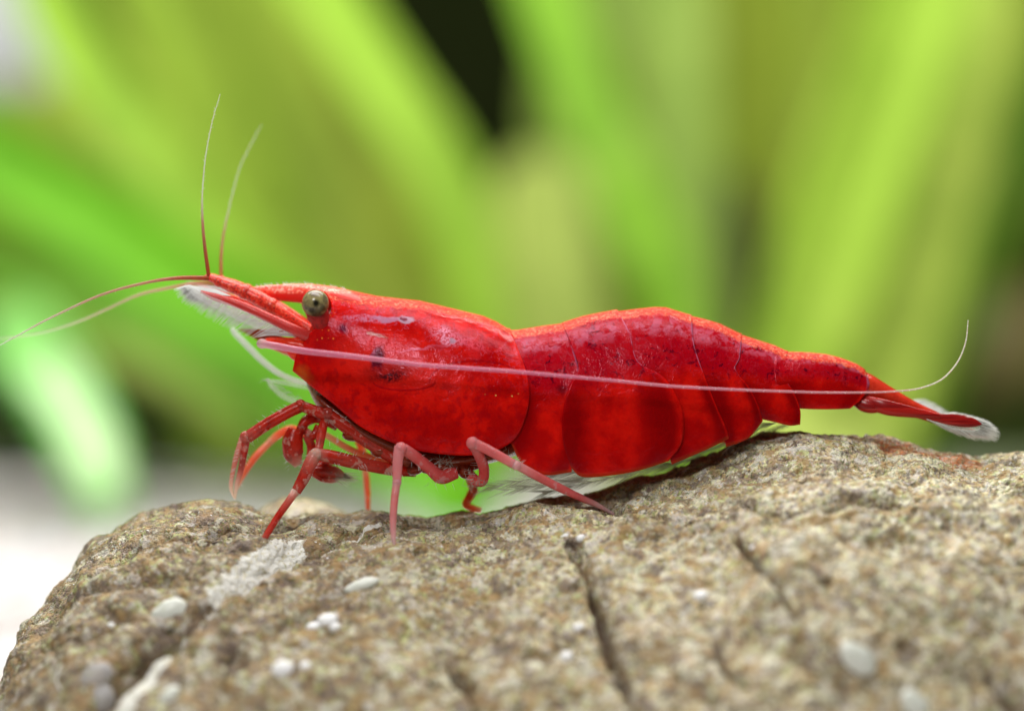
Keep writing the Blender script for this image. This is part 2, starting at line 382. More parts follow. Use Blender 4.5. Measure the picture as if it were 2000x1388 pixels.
def build_rock():
    xs = np.r_[np.linspace(-2.2, 21.5, 900), np.linspace(21.6, 25.5, 40)]
    ys = np.r_[np.linspace(-9.5, -6.6, 26), np.linspace(-6.55, -2.5, 190), np.linspace(-2.47, 0.8, 200), np.linspace(0.85, 5.5, 50)]
    X, Y = np.meshgrid(xs, ys); X = X.ravel(); Y = Y.ravel()
    k = np.ones(9) / 9
    Z = smooth_h(X, Y)
    # broad lumps
    P = np.stack([X, Y, Z * 0.6], 1)
    amp = np.clip((np.abs(Y - YR) - 0.0) / 1.6, 0.25, 1.0)          # keep the skyline where it stands
    Q = np.stack([X * 0.75 - Y * 0.5, Y * 1.25 + X * 0.35, Z * 0.5], 1)
    Z += amp * (0.26 * hash_perlin(P * 0.55, 1) + 0.16 * hash_perlin(Q * 1.0 + 7, 2) - 0.16 * np.abs(hash_perlin(Q * 1.3 + 17, 6)))
    # cracks and ledges, given where they show
    def px(l): return np.array([on_rock(a, b)[:2] for a, b in l])
    W = 0.10 * hash_perlin(np.stack([X * 1.7, Y * 1.7, X * 0], 1), 5)
    cracks = [([(1120, 1060), (1160, 1150), (1195, 1260), (1245, 1388)], 0.07, 0.34), ([(1440, 1040), (1478, 1100), (1530, 1165), (1570, 1210)], 0.06, 0.24), ([(1400, 1240), (1420, 1290), (1460, 1330)], 0.06, 0.2), ([(1560, 1255), (1620, 1290), (1640, 1300)], 0.13, 0.28),
              ([(870, 1270), (905, 1330), (930, 1388)], 0.08, 0.25), ([(1180, 985), (1290, 1008), (1400, 1006), (1520, 992), (1640, 985), (1780, 978), (2010, 962)], 0.09, 0.22),
              ([(350, 1200), (300, 1225), (270, 1270), (215, 1330), (180, 1400)], 0.13, 0.42), ([(180, 1110), (250, 1075), (340, 1052), (480, 1034), (600, 1014)], 0.08, 0.16), ([(120, 1180), (230, 1130), (330, 1110)], 0.08, 0.1), ([(90, 1260), (160, 1235), (250, 1190)], 0.1, 0.16),
              ([(400, 1300), (470, 1250), (600, 1180), (700, 1120)], 0.09, 0.07), ([(1930, 1280), (1965, 1330), (2020, 1370)], 0.1, 0.3), ([(1440, 950), (1490, 985), (1500, 1004)], 0.05, 0.16),
              ([(1180, 968), (1205, 985), (1215, 1000)], 0.06, 0.16), ([(560, 1110), (640, 1062), (700, 1032)], 0.06, 0.12), ([(820, 1000), (870, 1025), (980, 1010)], 0.07, 0.08)]
    crk = np.zeros(len(X))
    for poly, wd, dp in cracks:
        d, s = seg_dist(X, Y, px(poly)); d = d + W * 0.6
        Z -= dp * 1.9 * np.exp(-(np.abs(d) / wd / 1.05) ** 1.3)
        crk = np.maximum(crk, np.clip(dp / 0.25, .3, 1) * np.exp(-(np.abs(d) / wd / 0.9) ** 1.5))
    ledge, s = seg_dist(X, Y, px([(1140, 1000), (1290, 1012), (1400, 1010), (1520, 997), (1640, 990), (1780, 983), (2010, 966), (2200, 960)]))
    Z += np.where(s < 0, 0.22 * np.clip(ledge / 0.2, 0, 1) * np.exp(-ledge / 1.2), 0)   # front lobe stands a little proud
    led2, s2 = seg_dist(X, Y, px([(170, 1420), (235, 1330), (290, 1262), (380, 1180), (470, 1128), (590, 1072), (740, 1030), (870, 1012)])); led2 = led2 + 0.5 * W
    fd = np.clip((8.2 - X) / 2.0, 0, 1)
    Z += fd * (np.where(s2 < 0, 0.05 * np.clip(led2 / 0.14, 0, 1) * np.exp(-led2 / 1.6), 0) - 0.5 * np.exp(-(np.abs(led2) / 0.13) ** 1.4))
    crk = np.maximum(crk, 0.9 * fd * np.exp(-(np.abs(led2) / 0.11) ** 1.6))
    for (cx, cy, r, h) in ((470, 990, 0.45, 0.02), (960, 1335, 0.6, 0.16), (1040, 1200, 0.7, 0.12), (1600, 1110, 0.6, 0.12), (1860, 1180, 0.7, 0.15), (650, 1130, 0.5, 0.1), (1300, 1290, 0.6, 0.16), (1750, 1330, 0.7, -0.15), (1600, 1270, 0.3, -0.35), (330, 1235, 0.25, -0.2), (235, 1190, 0.22, -0.25), (440, 1010, 0.3, 0.03), (1120, 1380, 0.4, -0.2), (150, 1260, .5, .1)):
        c = on_rock(cx, cy); Z += h * np.exp(-(((X - c[0]) ** 2 + (Y - c[1]) ** 2) / r ** 2))
    # grain: pits and knobs along the surface normal
    nx = len(xs); Zg = Z.reshape(len(ys), nx); gy, gx = np.gradient(Zg, ys, xs)
    N = np.stack([-gx.ravel(), -gy.ravel(), np.ones(len(X))], 1); N /= np.linalg.norm(N, axis=1)[:, None]
    P = np.stack([X, Y, Z], 1)
    h = 0.12 * hash_perlin(P * 1.3, 8) - 0.05 * np.abs(hash_perlin(P * np.array((2.2, 3.2, 3.2)), 9)) + 0.026 * hash_perlin(P * 5.0, 10) + 0.036 * np.abs(hash_perlin(P * 8.0, 12)) + 0.012 * hash_perlin(P * 17.0, 13)
    pit = hash_perlin(P * 3.0 + 31, 14); h -= 0.22 * np.clip(pit - 0.40, 0, 1) ** 0.8
    pit = hash_perlin(P * 1.3 + 51, 15); h -= 0.45 * np.clip(pit - 0.45, 0, 1)
    hh = h.copy()
    P = P + N * h[:, None]
    V = P
    # pigment masks; the first also paints shade into cracks and pits
    dirt_shade = np.clip((-(hh) - 0.09) / 0.14, 0, 1); dirt_shade = np.maximum(dirt_shade, crk * 1.3)
    wht = np.zeros(len(X))
    for poly, wd in (([(425, 1143), (470, 1115), (520, 1085), (575, 1062)], 0.20), ([(500, 1100), (560, 1085), (590, 1075)], 0.14), ([(590, 1075), (660, 1048), (740, 1020)], 0.05), ([(322, 1262), (296, 1300), (272, 1340), (235, 1400)], 0.16), ([(330, 1230), (360, 1190)], 0.06)):
        d, s = seg_dist(X, Y, px(poly)); wht = np.maximum(wht, np.clip(1.3 - d / wd + 0.5 * hash_perlin(P * 4, 21) + 0.3 * hash_perlin(P * 12, 22), 0, 1))
    org = np.zeros(len(X))
    d, s = seg_dist(X, Y, px([(1730, 868), (1800, 882), (1880, 900)])); org = np.clip(1.3 - d / 0.42 + 0.8 * hash_perlin(P * 3, 23), 0, 1)
    d, s = seg_dist(X, Y, px([(1460, 856), (1560, 848), (1640, 850)])); red = np.clip(1.0 - d / 0.12 + 0.7 * hash_perlin(P * 3, 24), 0, 1) * 0.55
    ny = len(ys); I = np.arange(ny * nx).reshape(ny, nx)
    F = np.stack([I[:-1, :-1], I[:-1, 1:], I[1:, 1:], I[1:, :-1]], -1).reshape(-1, 4)
    # skirt: carry the rim down and close underneath so the boulder is a solid
    rim = np.r_[I[0, :], I[1:, -1], I[-1, -2::-1], I[-2:0:-1, 0]]
    base = len(V); Vr = V[rim].copy(); Vr[:, 2] = np.minimum(Vr[:, 2] - 0.5, -6.0); Vr[:, 0] += (10 - Vr[:, 0]) * 0.1; Vr[:, 1] *= 0.9
    V = np.vstack([V, Vr]); n = len(rim); K = np.arange(n)
    F2 = np.stack([rim, base + K, base + (K + 1) % n, np.roll(rim, -1)], -1)
    dirt_shade = np.r_[dirt_shade, np.zeros(n)]; wht = np.r_[wht, np.zeros(n)]; org = np.r_[org, np.zeros(n)]; red = np.r_[red, np.zeros(n)]
    off = np.array((11.0, -1.0, -5.0))
    me = bpy.data.meshes.new('boulder'); V = V - off
    me.vertices.add(len(V)); me.vertices.foreach_set('co', V.ravel())
    FA = np.vstack([F, F2]); me.loops.add(FA.size); me.loops.foreach_set('vertex_index', FA.ravel().astype(np.int32))
    me.polygons.add(len(FA)); me.polygons.foreach_set('loop_start', np.arange(0, FA.size, 4, dtype=np.int32)); me.polygons.foreach_set('loop_total', np.full(len(FA), 4, dtype=np.int32))
    me.update(calc_edges=True); me.validate()
    for nm, arr in (('dirt_shade', dirt_shade), ('white', wht), ('orange', org), ('rust', red)):
        a = me.attributes.new(nm, 'FLOAT', 'POINT'); a.data.foreach_set('value', arr.astype(np.float32))
    me.materials.append(rock_mat('rock_grain', True))
    o = link('boulder', me); o.location = off
    from mathutils.bvhtree import BVHTree
    global ROCK_BVH
    ROCK_BVH = BVHTree.FromPolygons([tuple(r) for r in (V + off)[:base]], [tuple(int(i) for i in r) for r in F[::1]], all_triangles=False)
    return o

def rock_mat(name, masks, hue=0.0):
    M = Mat(name); o = M.coords()
    wv = M.n('VectorMath', {0: o, 1: M.n('VectorMath', {0: M.n('TexNoise', {'Vector': o, 'Scale': 9.0, 'Detail': 2.0}).outputs[1], 'Scale': 0.07}, operation='SCALE').outputs[0]}, operation='ADD').outputs[0]
    vo = M.n('TexVoronoi', {'Vector': wv, 'Scale': 6.5, 'Randomness': 1.0})
    vf = M.n('TexVoronoi', {'Vector': wv, 'Scale': 12.5, 'Randomness': 1.0})
    c1 = M.n('SeparateColor', {0: vo.outputs['Color']}).outputs[0]
    c2 = M.n('SeparateColor', {0: vf.outputs['Color']}).outputs[1]
    c3 = M.n('SeparateColor', {0: vf.outputs['Color']}).outputs[0]
    v3 = M.n('TexVoronoi', {'Vector': wv, 'Scale': 24.0}); c4 = M.n('SeparateColor', {0: v3.outputs['Color']}).outputs[2]
    g = M.math('ADD', M.math('MULTIPLY', c1, 0.18), M.math('ADD', M.math('MULTIPLY', c2, 0.56), M.math('MULTIPLY', c4, 0.26)))
    light = M.ramp(g, [(0.12, (0.07, 0.05, 0.045)), (0.28, (0.28, 0.20, 0.14)), (0.40, (0.56, 0.42, 0.25)), (0.48, (0.66, 0.58, 0.38)), (0.62, (0.50, 0.44, 0.42)), (0.74, (0.78, 0.72, 0.52)), (0.88, (0.86, 0.78, 0.66)), (1.0, (0.96, 0.93, 0.84))])
    darkc = M.ramp(g, [(0.0, (0.035, 0.028, 0.025)), (0.22, (0.12, 0.08, 0.05)), (0.38, (0.26, 0.17, 0.10)), (0.5, (0.22, 0.18, 0.17)), (0.64, (0.40, 0.27, 0.14)), (0.8, (0.46, 0.38, 0.27)), (0.92, (0.60, 0.52, 0.44)), (1.0, (0.80, 0.74, 0.66))])
    tint = M.ramp(c3, [(0.0, (0.62, 0.55, 0.62)), (0.22, (0.9, 0.82, 0.86)), (0.4, (1, 1, 1)), (0.62, (1.08, 1.0, 0.74)), (0.8, (0.90, 0.96, 0.64)), (1.0, (1.1, 0.80, 0.48))])
    light = M.mix(0.85, light, tint, 'MULTIPLY')
    darkc = M.mix(0.85, darkc, tint, 'MULTIPLY')
    # the left shoulder is darker stone than the right
    sx = M.n('SeparateXYZ', {0: o}).outputs[0]
    big = M.noise(o, 0.55, 3, 0.6)
    lr = M.step(M.math('ADD', sx, M.math('MULTIPLY', M.math('SUBTRACT', big, 0.5), 7.0)), -6.5, 0.5)
    col = M.mix(lr, darkc, light)
    med = M.noise(o, 1.7, 4, 0.65)
    col = M.mix(M.math('MULTIPLY', M.step(med, 0.53, 0.64), 0.55), col, (0.20, 0.14, 0.12))        # purple grey
    col = M.mix(M.math('MULTIPLY', M.step(M.noise(o, 2.6, 4, 0.6), 0.54, 0.64), 0.45), col, (0.52, 0.33, 0.13))   # ochre
    col = M.mix(M.math('MULTIPLY', M.step(M.noise(o, 1.1, 3, 0.6), 0.42, 0.62), 0.35), col, (0.30, 0.24, 0.15), 'MIX')
    sz = M.n('SeparateXYZ', {0: o}).outputs[1]
    crest = M.step(sz, -1.5, 1.0, 0.0, 1.0)
    alg = M.math('MULTIPLY', M.step(M.noise(o, 20, 3, 0.7), M.math('SUBTRACT', 0.56, M.math('MULTIPLY', crest, 0.06)), 0.62), M.step(M.noise(o, 2.0, 3), 0.30, 0.50))
    col = M.mix(M.math('MULTIPLY', alg, 0.85), col, (0.10, 0.15, 0.03))
    lime = M.math('MULTIPLY', M.step(M.noise(o, 5.0, 3), 0.55, 0.66), M.step(big, 0.40, 0.55))
    col = M.mix(M.math('MULTIPLY', lime, 0.6), col, (0.52, 0.56, 0.20))
    bl = M.noise(o, 3.4, 4, 0.65)
    col = M.mix(M.math('MULTIPLY', M.step(bl, 0.50, 0.57), 0.62), col, M.mix(M.step(M.noise(o, 2.2, 2), 0.42, 0.58), (0.17, 0.12, 0.10), (0.38, 0.21, 0.07)))
    col = M.mix(M.math('MULTIPLY', M.step(bl, 0.46, 0.40), 0.45), col, M.mix(M.step(M.noise(o, 2.6, 2), 0.42, 0.58), (0.80, 0.76, 0.58), (0.72, 0.66, 0.64)))
    col = M.mix(1.0, col, (1.20, 1.25, 1.30), 'MULTIPLY')
    speck = M.math('MULTIPLY', M.step(vf.outputs['Distance'], 0.30, 0.16), M.step(c2, 0.88, 0.93))
    col = M.mix(speck, col, (0.92, 0.90, 0.92))
    pit = M.step(M.noise(o, 20, 3, 0.7), 0.38, 0.28)
    col = M.mix(M.math('MULTIPLY', pit, 0.7), col, (0.05, 0.035, 0.025))
    if masks:
        da = M.n('Attribute', attribute_name='dirt_shade').outputs['Fac']
        col = M.mix(M.math('MULTIPLY', da, 0.8), col, (0.13, 0.075, 0.04))      # brown silt, doubling as painted shade in cracks and hollows
        wa = M.n('Attribute', attribute_name='white').outputs['Fac']; oa = M.n('Attribute', attribute_name='orange').outputs['Fac']; ra = M.n('Attribute', attribute_name='rust').outputs['Fac']
        wc = M.mix(M.step(M.noise(o, 12, 3), 0.5, 0.66), (0.95, 0.93, 0.88), (0.70, 0.64, 0.46))
        col = M.mix(M.step(M.math('ADD', wa, M.math('MULTIPLY', M.math('SUBTRACT', M.noise(o, 11, 5, 0.8), 0.5), 1.1)), 0.30, 0.55), col, wc)
        col = M.mix(M.math('MULTIPLY', M.math('MULTIPLY', M.step(oa, 0.1, 1.0), M.step(M.noise(o, 12, 4, 0.7), 0.36, 0.56)), 0.9), col, M.mix(g, (0.16, 0.035, 0.01), (0.80, 0.22, 0.04)))
        col = M.mix(M.math('MULTIPLY', M.step(ra, 0.2, 0.6), 0.5), col, (0.42, 0.12, 0.08))
    hg = M.math('ADD', M.math('MULTIPLY', vo.outputs['Distance'], -0.8), M.math('ADD', M.math('MULTIPLY', vf.outputs['Distance'], -0.5), M.math('MULTIPLY', M.noise(o, 34, 3), 0.8)))
    bump = M.n('Bump', {'Strength': 1.0, 'Distance': 0.07, 'Height': hg})
    p = M.n('BsdfPrincipled', {'Base Color': col, 'Roughness': M.math('ADD', 0.38, M.math('MULTIPLY', c1, 0.3)), 'Specular IOR Level': 0.5, 'Normal': bump.outputs[0]})
    return M.done(p)

ROCK_BVH = None
boulder = build_rock()
tag(boulder, 'large rough tan and brown boulder with green algae, cracked, under the red shrimp', 'rock')

def hit(px, py):
    o = Vector(cam.location); d = (Vector(at(px, py, 0)) - o).normalized()
    loc, nrm, i, dist = ROCK_BVH.ray_cast(o, d)
    if loc is None: p = on_rock(px, py); return Vector(p), Vector((0, -0.5, 0.86))
    return loc, nrm

# smaller stone seen just behind the boulder's crest
def lump(name, mat, c, r, seed, n=60, amp=0.18, parent=None):
    mb = MB(); ball(mb, (0, 0, 0), 1, 1, 1, n, n // 2)
    V = np.array(mb.v); h = 1 + amp * hash_perlin(V * 1.6 + seed, seed) + amp * 0.35 * hash_perlin(V * 5 + seed, seed + 1) + amp * 0.12 * hash_perlin(V * 14 + seed, seed + 2)
    V = V * h[:, None] * np.array(r); mb.v = [tuple(p) for p in V]
    o = mb.build(name, mat); o.location = c; return o
m_rock2 = rock_mat('rock_grain_plain', False)
c = at(590, 1062, 2.6)
tag(lump('stone', m_rock2, c, (1.25, 1.0, 0.92), 3, 90, 0.12), 'small rounded brown stone peeking over the crest behind the front legs', 'stone')

# ------------------------------------------------------------------ gravel, back wall, background stone
def gravel():
    xs = np.linspace(-72, 92, 330); ys = np.linspace(-20, 88, 230)
    X, Y = np.meshgrid(xs, ys); X = X.ravel(); Y = Y.ravel()
    Z = -2.0 + (Y - 4) * 0.064 + 0.5 * hash_perlin(np.stack([X * .12, Y * .12, X * 0], 1), 3)
    Z = Z + 0.25 * hash_perlin(np.stack([X * 1.1, Y * 1.1, X * 0], 1), 4)
    me = bpy.data.meshes.new('ground'); nx = len(xs); I = np.arange(len(X)).reshape(-1, nx)
    F = np.stack([I[:-1, :-1], I[:-1, 1:], I[1:, 1:], I[1:, :-1]], -1).reshape(-1, 4)
    me.from_pydata(list(zip(X, Y, Z)), [], [tuple(f) for f in F])
    M = Mat('gravel_bed'); o = M.coords()
    v = M.n('TexVoronoi', {'Vector': o, 'Scale': 1.6}); g = M.n('SeparateColor', {0: v.outputs['Color']}).outputs[0]
    col = M.ramp(g, [(0, (0.6, 0.56, 0.6)), (0.4, (0.78, 0.75, 0.80)), (0.75, (0.85, 0.84, 0.9)), (0.9, (0.7, 0.55, 0.45)), (1, (0.85, 0.84, 0.85))])
    bump = M.n('Bump', {'Strength': 1.0, 'Distance': 0.3, 'Height': M.math('MULTIPLY', v.outputs['Distance'], -1.0)})
    me.materials.append(M.done(M.n('BsdfPrincipled', {'Base Color': col, 'Roughness': 0.5, 'Normal': bump.outputs[0]})))
    g_ = link('ground', me); tag(g_, 'pale gravel bed sloping up behind the boulder', None, kind='structure')
    # loose pebbles on it
    ico = []
    t = (1 + 5 ** .5) / 2
    iv = np.array([(-1, t, 0), (1, t, 0), (-1, -t, 0), (1, -t, 0), (0, -1, t), (0, 1, t), (0, -1, -t), (0, 1, -t), (t, 0, -1), (t, 0, 1), (-t, 0, -1), (-t, 0, 1)], float); iv /= np.linalg.norm(iv[0])
    it = np.array([(0, 11, 5), (0, 5, 1), (0, 1, 7), (0, 7, 10), (0, 10, 11), (1, 5, 9), (5, 11, 4), (11, 10, 2), (10, 7, 6), (7, 1, 8), (3, 9, 4), (3, 4, 2), (3, 2, 6), (3, 6, 8), (3, 8, 9), (4, 9, 5), (2, 4, 11), (6, 2, 10), (8, 6, 7), (9, 8, 1)])
    n = 8000; x = rng.uniform(-28, 38, n); y = rng.uniform(5, 76, n)
    z = -2.0 + (y - 4) * 0.064 + 0.5 * hash_perlin(np.stack([x * .12, y * .12, x * 0], 1), 3) + 0.15
    s = rng.uniform(0.16, 0.34, n)
    V = (iv[None] * rng.uniform(0.75, 1.25, (n, 12, 1)) * (s[:, None, None] * np.array([1.2, 1.0, 0.7]))) + np.stack([x, y, z], 1)[:, None]
    F = (it[None] + (np.arange(n) * 12)[:, None, None]).reshape(-1, 3)
    me = bpy.data.meshes.new('gravel'); me.from_pydata([tuple(p) for p in V.reshape(-1, 3)], [], [tuple(f) for f in F])
    M = Mat('pebble'); o = M.coords()
    r = M.n('NewGeometry').outputs['Random Per Island']
    col = M.ramp(r, [(0, (0.45, 0.40, 0.38)), (0.3, (0.75, 0.72, 0.72)), (0.7, (0.88, 0.85, 0.95)), (0.86, (0.80, 0.58, 0.55)), (1, (0.92, 0.92, 0.99))])
    me.materials.append(M.done(M.n('BsdfPrincipled', {'Base Color': col, 'Roughness': 0.45})))
    p = link('gravel', me); tag(p, 'loose white and pinkish gravel lying on the tank floor', 'gravel', kind='stuff')
gravel()

mb = MB()
n = 40
for i in range(n + 1):
    a = math.pi * i / n; x = 10 - 80 * math.cos(a); y = 40 + 46 * math.sin(a) ** 0.5 if 0 < i < n else 40
    mb.add([(x, y, -12), (x, y, 60)], [])
mb.f = [(2 * i, 2 * i + 1, 2 * i + 3, 2 * i + 2) for i in range(n)]
M = Mat('back_wall'); o = M.coords()
col = M.mix(M.noise(o, 0.12, 3), (0.004, 0.008, 0.002), (0.016, 0.018, 0.006))
bw = mb.build('back_wall', M.done(M.n('BsdfPrincipled', {'Base Color': col, 'Roughness': 0.9, 'Specular IOR Level': 0.0})))
tag(bw, 'dark tank back wall behind the plants', None, kind='structure')

def stone_bg(px, py, Y, r, col, label, seed):
    M = Mat('far_stone'); o = M.coords()
    M_ = M.done(M.n('BsdfPrincipled', {'Base Color': M.mix(M.noise(o, 0.4, 4), tuple(c * 0.75 for c in col), col), 'Roughness': 0.6}))
    o = lump('stone', M_, at(px, py, Y), r, seed, 48, 0.15); tag(o, label, 'stone'); return o
stone_bg(-20, 60, 70, (3.6, 2.5, 6.5), (0.42, 0.42, 0.47), 'tall blurred grey stone far behind at the upper left edge', 5)
stone_bg(1990, 760, 62, (3.2, 2.0, 4.4), (0.11, 0.085, 0.008), 'blurred mossy brown stone behind the tail at the right edge', 6)
stone_bg(1950, 985, 30, (3.4, 2.2, 1.7), (0.035, 0.05, 0.01), 'low dark green mossy stone right behind the boulder under the tail fan', 9)
stone_bg(1440, 560, 74, (2.2, 1.5, 4.5), (0.07, 0.055, 0.04), 'dark brown blurred shape added for the dark gap between the two clumps of leaves', 8)  # dark lump added to darken the gap between the leaves

# ------------------------------------------------------------------ plants with long blurred leaves
leafmats = {}
def leaf_mat(col):
    if col in leafmats: return leafmats[col]
    M = Mat('leaf_green'); o = M.coords(); v = M.uv.outputs[1]
    nz = M.noise(M.n('Mapping', {'Vector': M.tc.outputs['UV'], 'Scale': (3.0, 9.0, 1.0)}).outputs[0], 2.0, 3)
    vein = M.step(M.math('ABSOLUTE', M.math('SUBTRACT', v, 0.5)), 0.05, 0.0)
    c = M.mix(M.math('MULTIPLY', M.step(nz, 0.4, 0.7), 0.4), col, tuple(x * 0.72 for x in col))
    c = M.mix(M.math('MULTIPLY', vein, 0.3), c, tuple(min(1, x * 1.3) for x in col))
    c = M.mix(M.math('MULTIPLY', M.step(M.noise(o, 0.22, 4, 0.65), 0.42, 0.66), 0.6), c, tuple(x * k_ for x, k_ in zip(col, (0.55, 0.62, 0.5))))
    c = M.mix(M.math('MULTIPLY', M.step(M.noise(o, 0.35, 3, 0.6), 0.56, 0.70), 0.45), c, (min(1, col[0] * 1.25 + .06), min(1, col[1] * 1.12 + .03), col[2] * 1.3 + .04))
    d = M.n('BsdfPrincipled', {'Base Color': c, 'Roughness': 0.55, 'Specular IOR Level': 0.2})
    t = M.n('BsdfTranslucent', {'Color': c})
    leafmats[col] = M.done(M.n('MixShader', {0: 0.45, 1: d, 2: t})); return leafmats[col]

def leaf(plant, pts, wpx, Y, col, Y2=None, lean=0.25, back=20):
    """pts: where the midrib shows, base first; the blade is arched across and tapers to its tip"""
    P = []; Y += back; wpx *= 1.12
    if Y2 is not None: Y2 += back
    k = len(pts)
    for i, (a, b) in enumerate(pts):
        y = Y + ((Y2 if Y2 is not None else Y) - Y) * i / (k - 1)
        P.append(at(a, b, y))
    P = cr(P, 40); n = len(P); T = np.gradient(P, axis=0); T /= np.linalg.norm(T, axis=1)[:, None]
    vs = []; uv = []; m = 9
    for i in range(n):
        t = i / (n - 1); s = (D + P[i, 1]) / D
        wdt = wpx / 200.0 * s * min(1, 0.62 + 1.2 * t) * (1 if t < 0.8 else math.sqrt(max(0.0, 1 - ((t - 0.8) / 0.2) ** 2)) * 0.95 + 0.05)
        side = np.cross(T[i], (0, -1, 0)); side /= np.linalg.norm(side)
        side = side * math.cos(lean) + np.array((0, 1, 0)) * math.sin(lean)
        nrm = np.cross(side, T[i])
        for j in range(m):
            q = j / (m - 1) * 2 - 1
            vs.append(P[i] + side * q * wdt + nrm * (q * q) * wdt * 0.35 + nrm * 0.05 * math.sin(5 * t * 3 + q * 2)); uv.append((t, j / (m - 1)))
    fs = [(i * m + j, i * m + j + 1, (i + 1) * m + j + 1, (i + 1) * m + j) for i in range(n - 1) for j in range(m - 1)]
    mb = MB(); mb.add(vs, fs, uv); return mb.build('leaf', leaf_mat(col), plant, solid=0.05)

BR = (0.37, 0.59, 0.055); VIV = (0.20, 0.54, 0.02); PAL = (0.58, 0.68, 0.17); OLV = (0.30, 0.38, 0.035); DOL = (0.06, 0.09, 0.01); MID = (0.31, 0.45, 0.04); MINT = (0.42, 0.86, 0.26)
b1 = at(1020, 1010, 34)
plant1 = thing('aquatic_plant', 'blurred clump of long green leaves fanning up and left behind the shrimp', 'plant', b1)
# far layer
leaf(plant1, [(980, 960), (760, 620), (560, 250), (420, -250)], 330, 44, OLV, 50)
leaf(plant1, [(900, 930), (560, 640), (250, 330), (-60, -60)], 230, 42, OLV, 50)
leaf(plant1, [(970, 960), (820, 600), (630, 200), (480, -260)], 220, 46, MID, 50)
leaf(plant1, [(930, 960), (560, 800), (180, 620), (-200, 470)], 360, 42, MID, 46)
leaf(plant1, [(950, 990), (640, 800), (400, 690), (180, 560)], 190, 34, PAL, 38)
leaf(plant1, [(940, 960), (620, 640), (440, 330), (270, -60), (230, -250)], 150, 38, MID, 40, 0.4)
# near layer
leaf(plant1, [(940, 930), (700, 720), (480, 520), (277, 277), (120, 60), (20, -220)], 105, 28, BR, 33)
leaf(plant1, [(960, 930), (690, 740), (400, 575), (170, 420), (-60, 290), (-280, 190)], 150, 25, VIV, 30)
leaf(plant1, [(990, 950), (925, 560), (864, 346), (735, 150), (605, -60), (530, -240)], 120, 27, BR, 32)
leaf(plant1, [(800, 960), (560, 800), (330, 640), (40, 540), (-240, 480)], 120, 30, (0.24, 0.5, 0.05), 32)
leaf(plant1, [(980, 980), (900, 985), (860, 960), (700, 860), (520, 720)], 90, 20, VIV, 26)
b2 = at(1330, 1000, 36)
plant2 = thing('aquatic_plant', 'blurred clump of upright pale green leaves behind the middle of the shrimp', 'plant', b2)
leaf(plant2, [(1300, 960), (1300, 500), (1340, 100), (1330, -300)], 260, 46, OLV, 50)
leaf(plant2, [(1400, 960), (1500, 430), (1530, 120), (1520, -300)], 230, 44, OLV, 50)
leaf(plant2, [(1340, 960), (1330, 560), (1310, 200), (1280, -240)], 150, 34, (0.38, 0.52, 0.11), 38)
leaf(plant2, [(1330, 960), (1310, 620), (1225, 380), (1130, 170), (1050, -60), (1010, -260)], 120, 26, (0.26, 0.50, 0.035), 32)
leaf(plant2, [(1280, 960), (1110, 700), (1060, 480), (1050, 300)], 170, 37, PAL, 40)
leaf(plant2, [(1270, 960), (1130, 760), (1110, 480), (1120, 150), (1180, -200)], 150, 43, (0.30, 0.42, 0.08), 46)
leaf(plant2, [(1290, 960), (1010, 760), (990, 560), (1010, 340)], 90, 44, (0.12, 0.22, 0.02), 46)
b3 = at(1640, 1010, 36)
plant3 = thing('aquatic_plant', 'blurred clump of broad green leaves leaning right behind the tail', 'plant', b3)
leaf(plant3, [(1700, 960), (1800, 560), (1980, 200), (2160, -160)], 230, 47, OLV, 52)
leaf(plant3, [(1640, 960), (1640, 560), (1660, 200), (1690, -200)], 190, 46, MID, 50)
leaf(plant3, [(1420, 980), (1560, 640), (1660, 340), (1760, 60), (1830, -240)], 200, 27, (0.46, 0.68, 0.08), 32)
leaf(plant3, [(1690, 970), (1700, 760), (1765, 480), (1840, 180), (1920, -160)], 210, 31, (0.54, 0.68, 0.12), 35)
leaf(plant3, [(1760, 960), (1830, 680), (1930, 400), (2060, 160), (2200, -20)], 120, 36, (0.17, 0.34, 0.03), 38)
leaf(plant3, [(1700, 1000), (1640, 900), (1560, 860), (1450, 780)], 150, 22, PAL, 26)
leaf(plant3, [(1600, 960), (1560, 500), (1590, 200), (1560, -160)], 150, 49, (0.14, 0.2, 0.02), 52)
leaf(plant3, [(1820, 1010), (1900, 860), (2010, 740), (2120, 640)], 240, 40, DOL, 44)
leaf(plant3, [(1760, 1010), (1860, 900), (1960, 840), (2100, 800)], 150, 36, DOL, 40)
leaf(plant3, [(1500, 1010), (1490, 800), (1445, 560), (1400, 330)], 120, 36, (0.06, 0.055, 0.02), 38)  # near-black blade added to stand for the dark gap between the clumps
b4 = at(210, 1010, 24)
plant4 = thing('aquatic_plant', 'short bright mint green blurred leaf beside the gravel at lower left', 'plant', b4)
leaf(plant4, [(215, 1000), (165, 860), (90, 720), (0, 600)], 120, 26, MINT, 28)
leaf(plant4, [(215, 960), (180, 870), (120, 770), (60, 700)], 80, 22, (0.72, 0.96, 0.60), 28, 0.5)
b5 = at(-40, 1000, 40)
plant5 = thing('aquatic_plant', 'dark green blurred leaves at the left edge above the gravel', 'plant', b5)
leaf(plant5, [(40, 900), (20, 820), (-60, 700)], 200, 44, DOL, 46)
leaf(plant5, [(350, 905), (325, 870), (260, 790), (180, 740)], 120, 36, DOL, 38)
leaf(plant5, [(50, 880), (30, 820), (-30, 720), (-90, 640)], 130, 30, (0.03, 0.06, 0.01), 31)

# ------------------------------------------------------------------ the shrimp
shrimp = thing('shrimp', 'bright red dwarf shrimp with orange back stripe standing on the boulder', 'shrimp', ROOT)

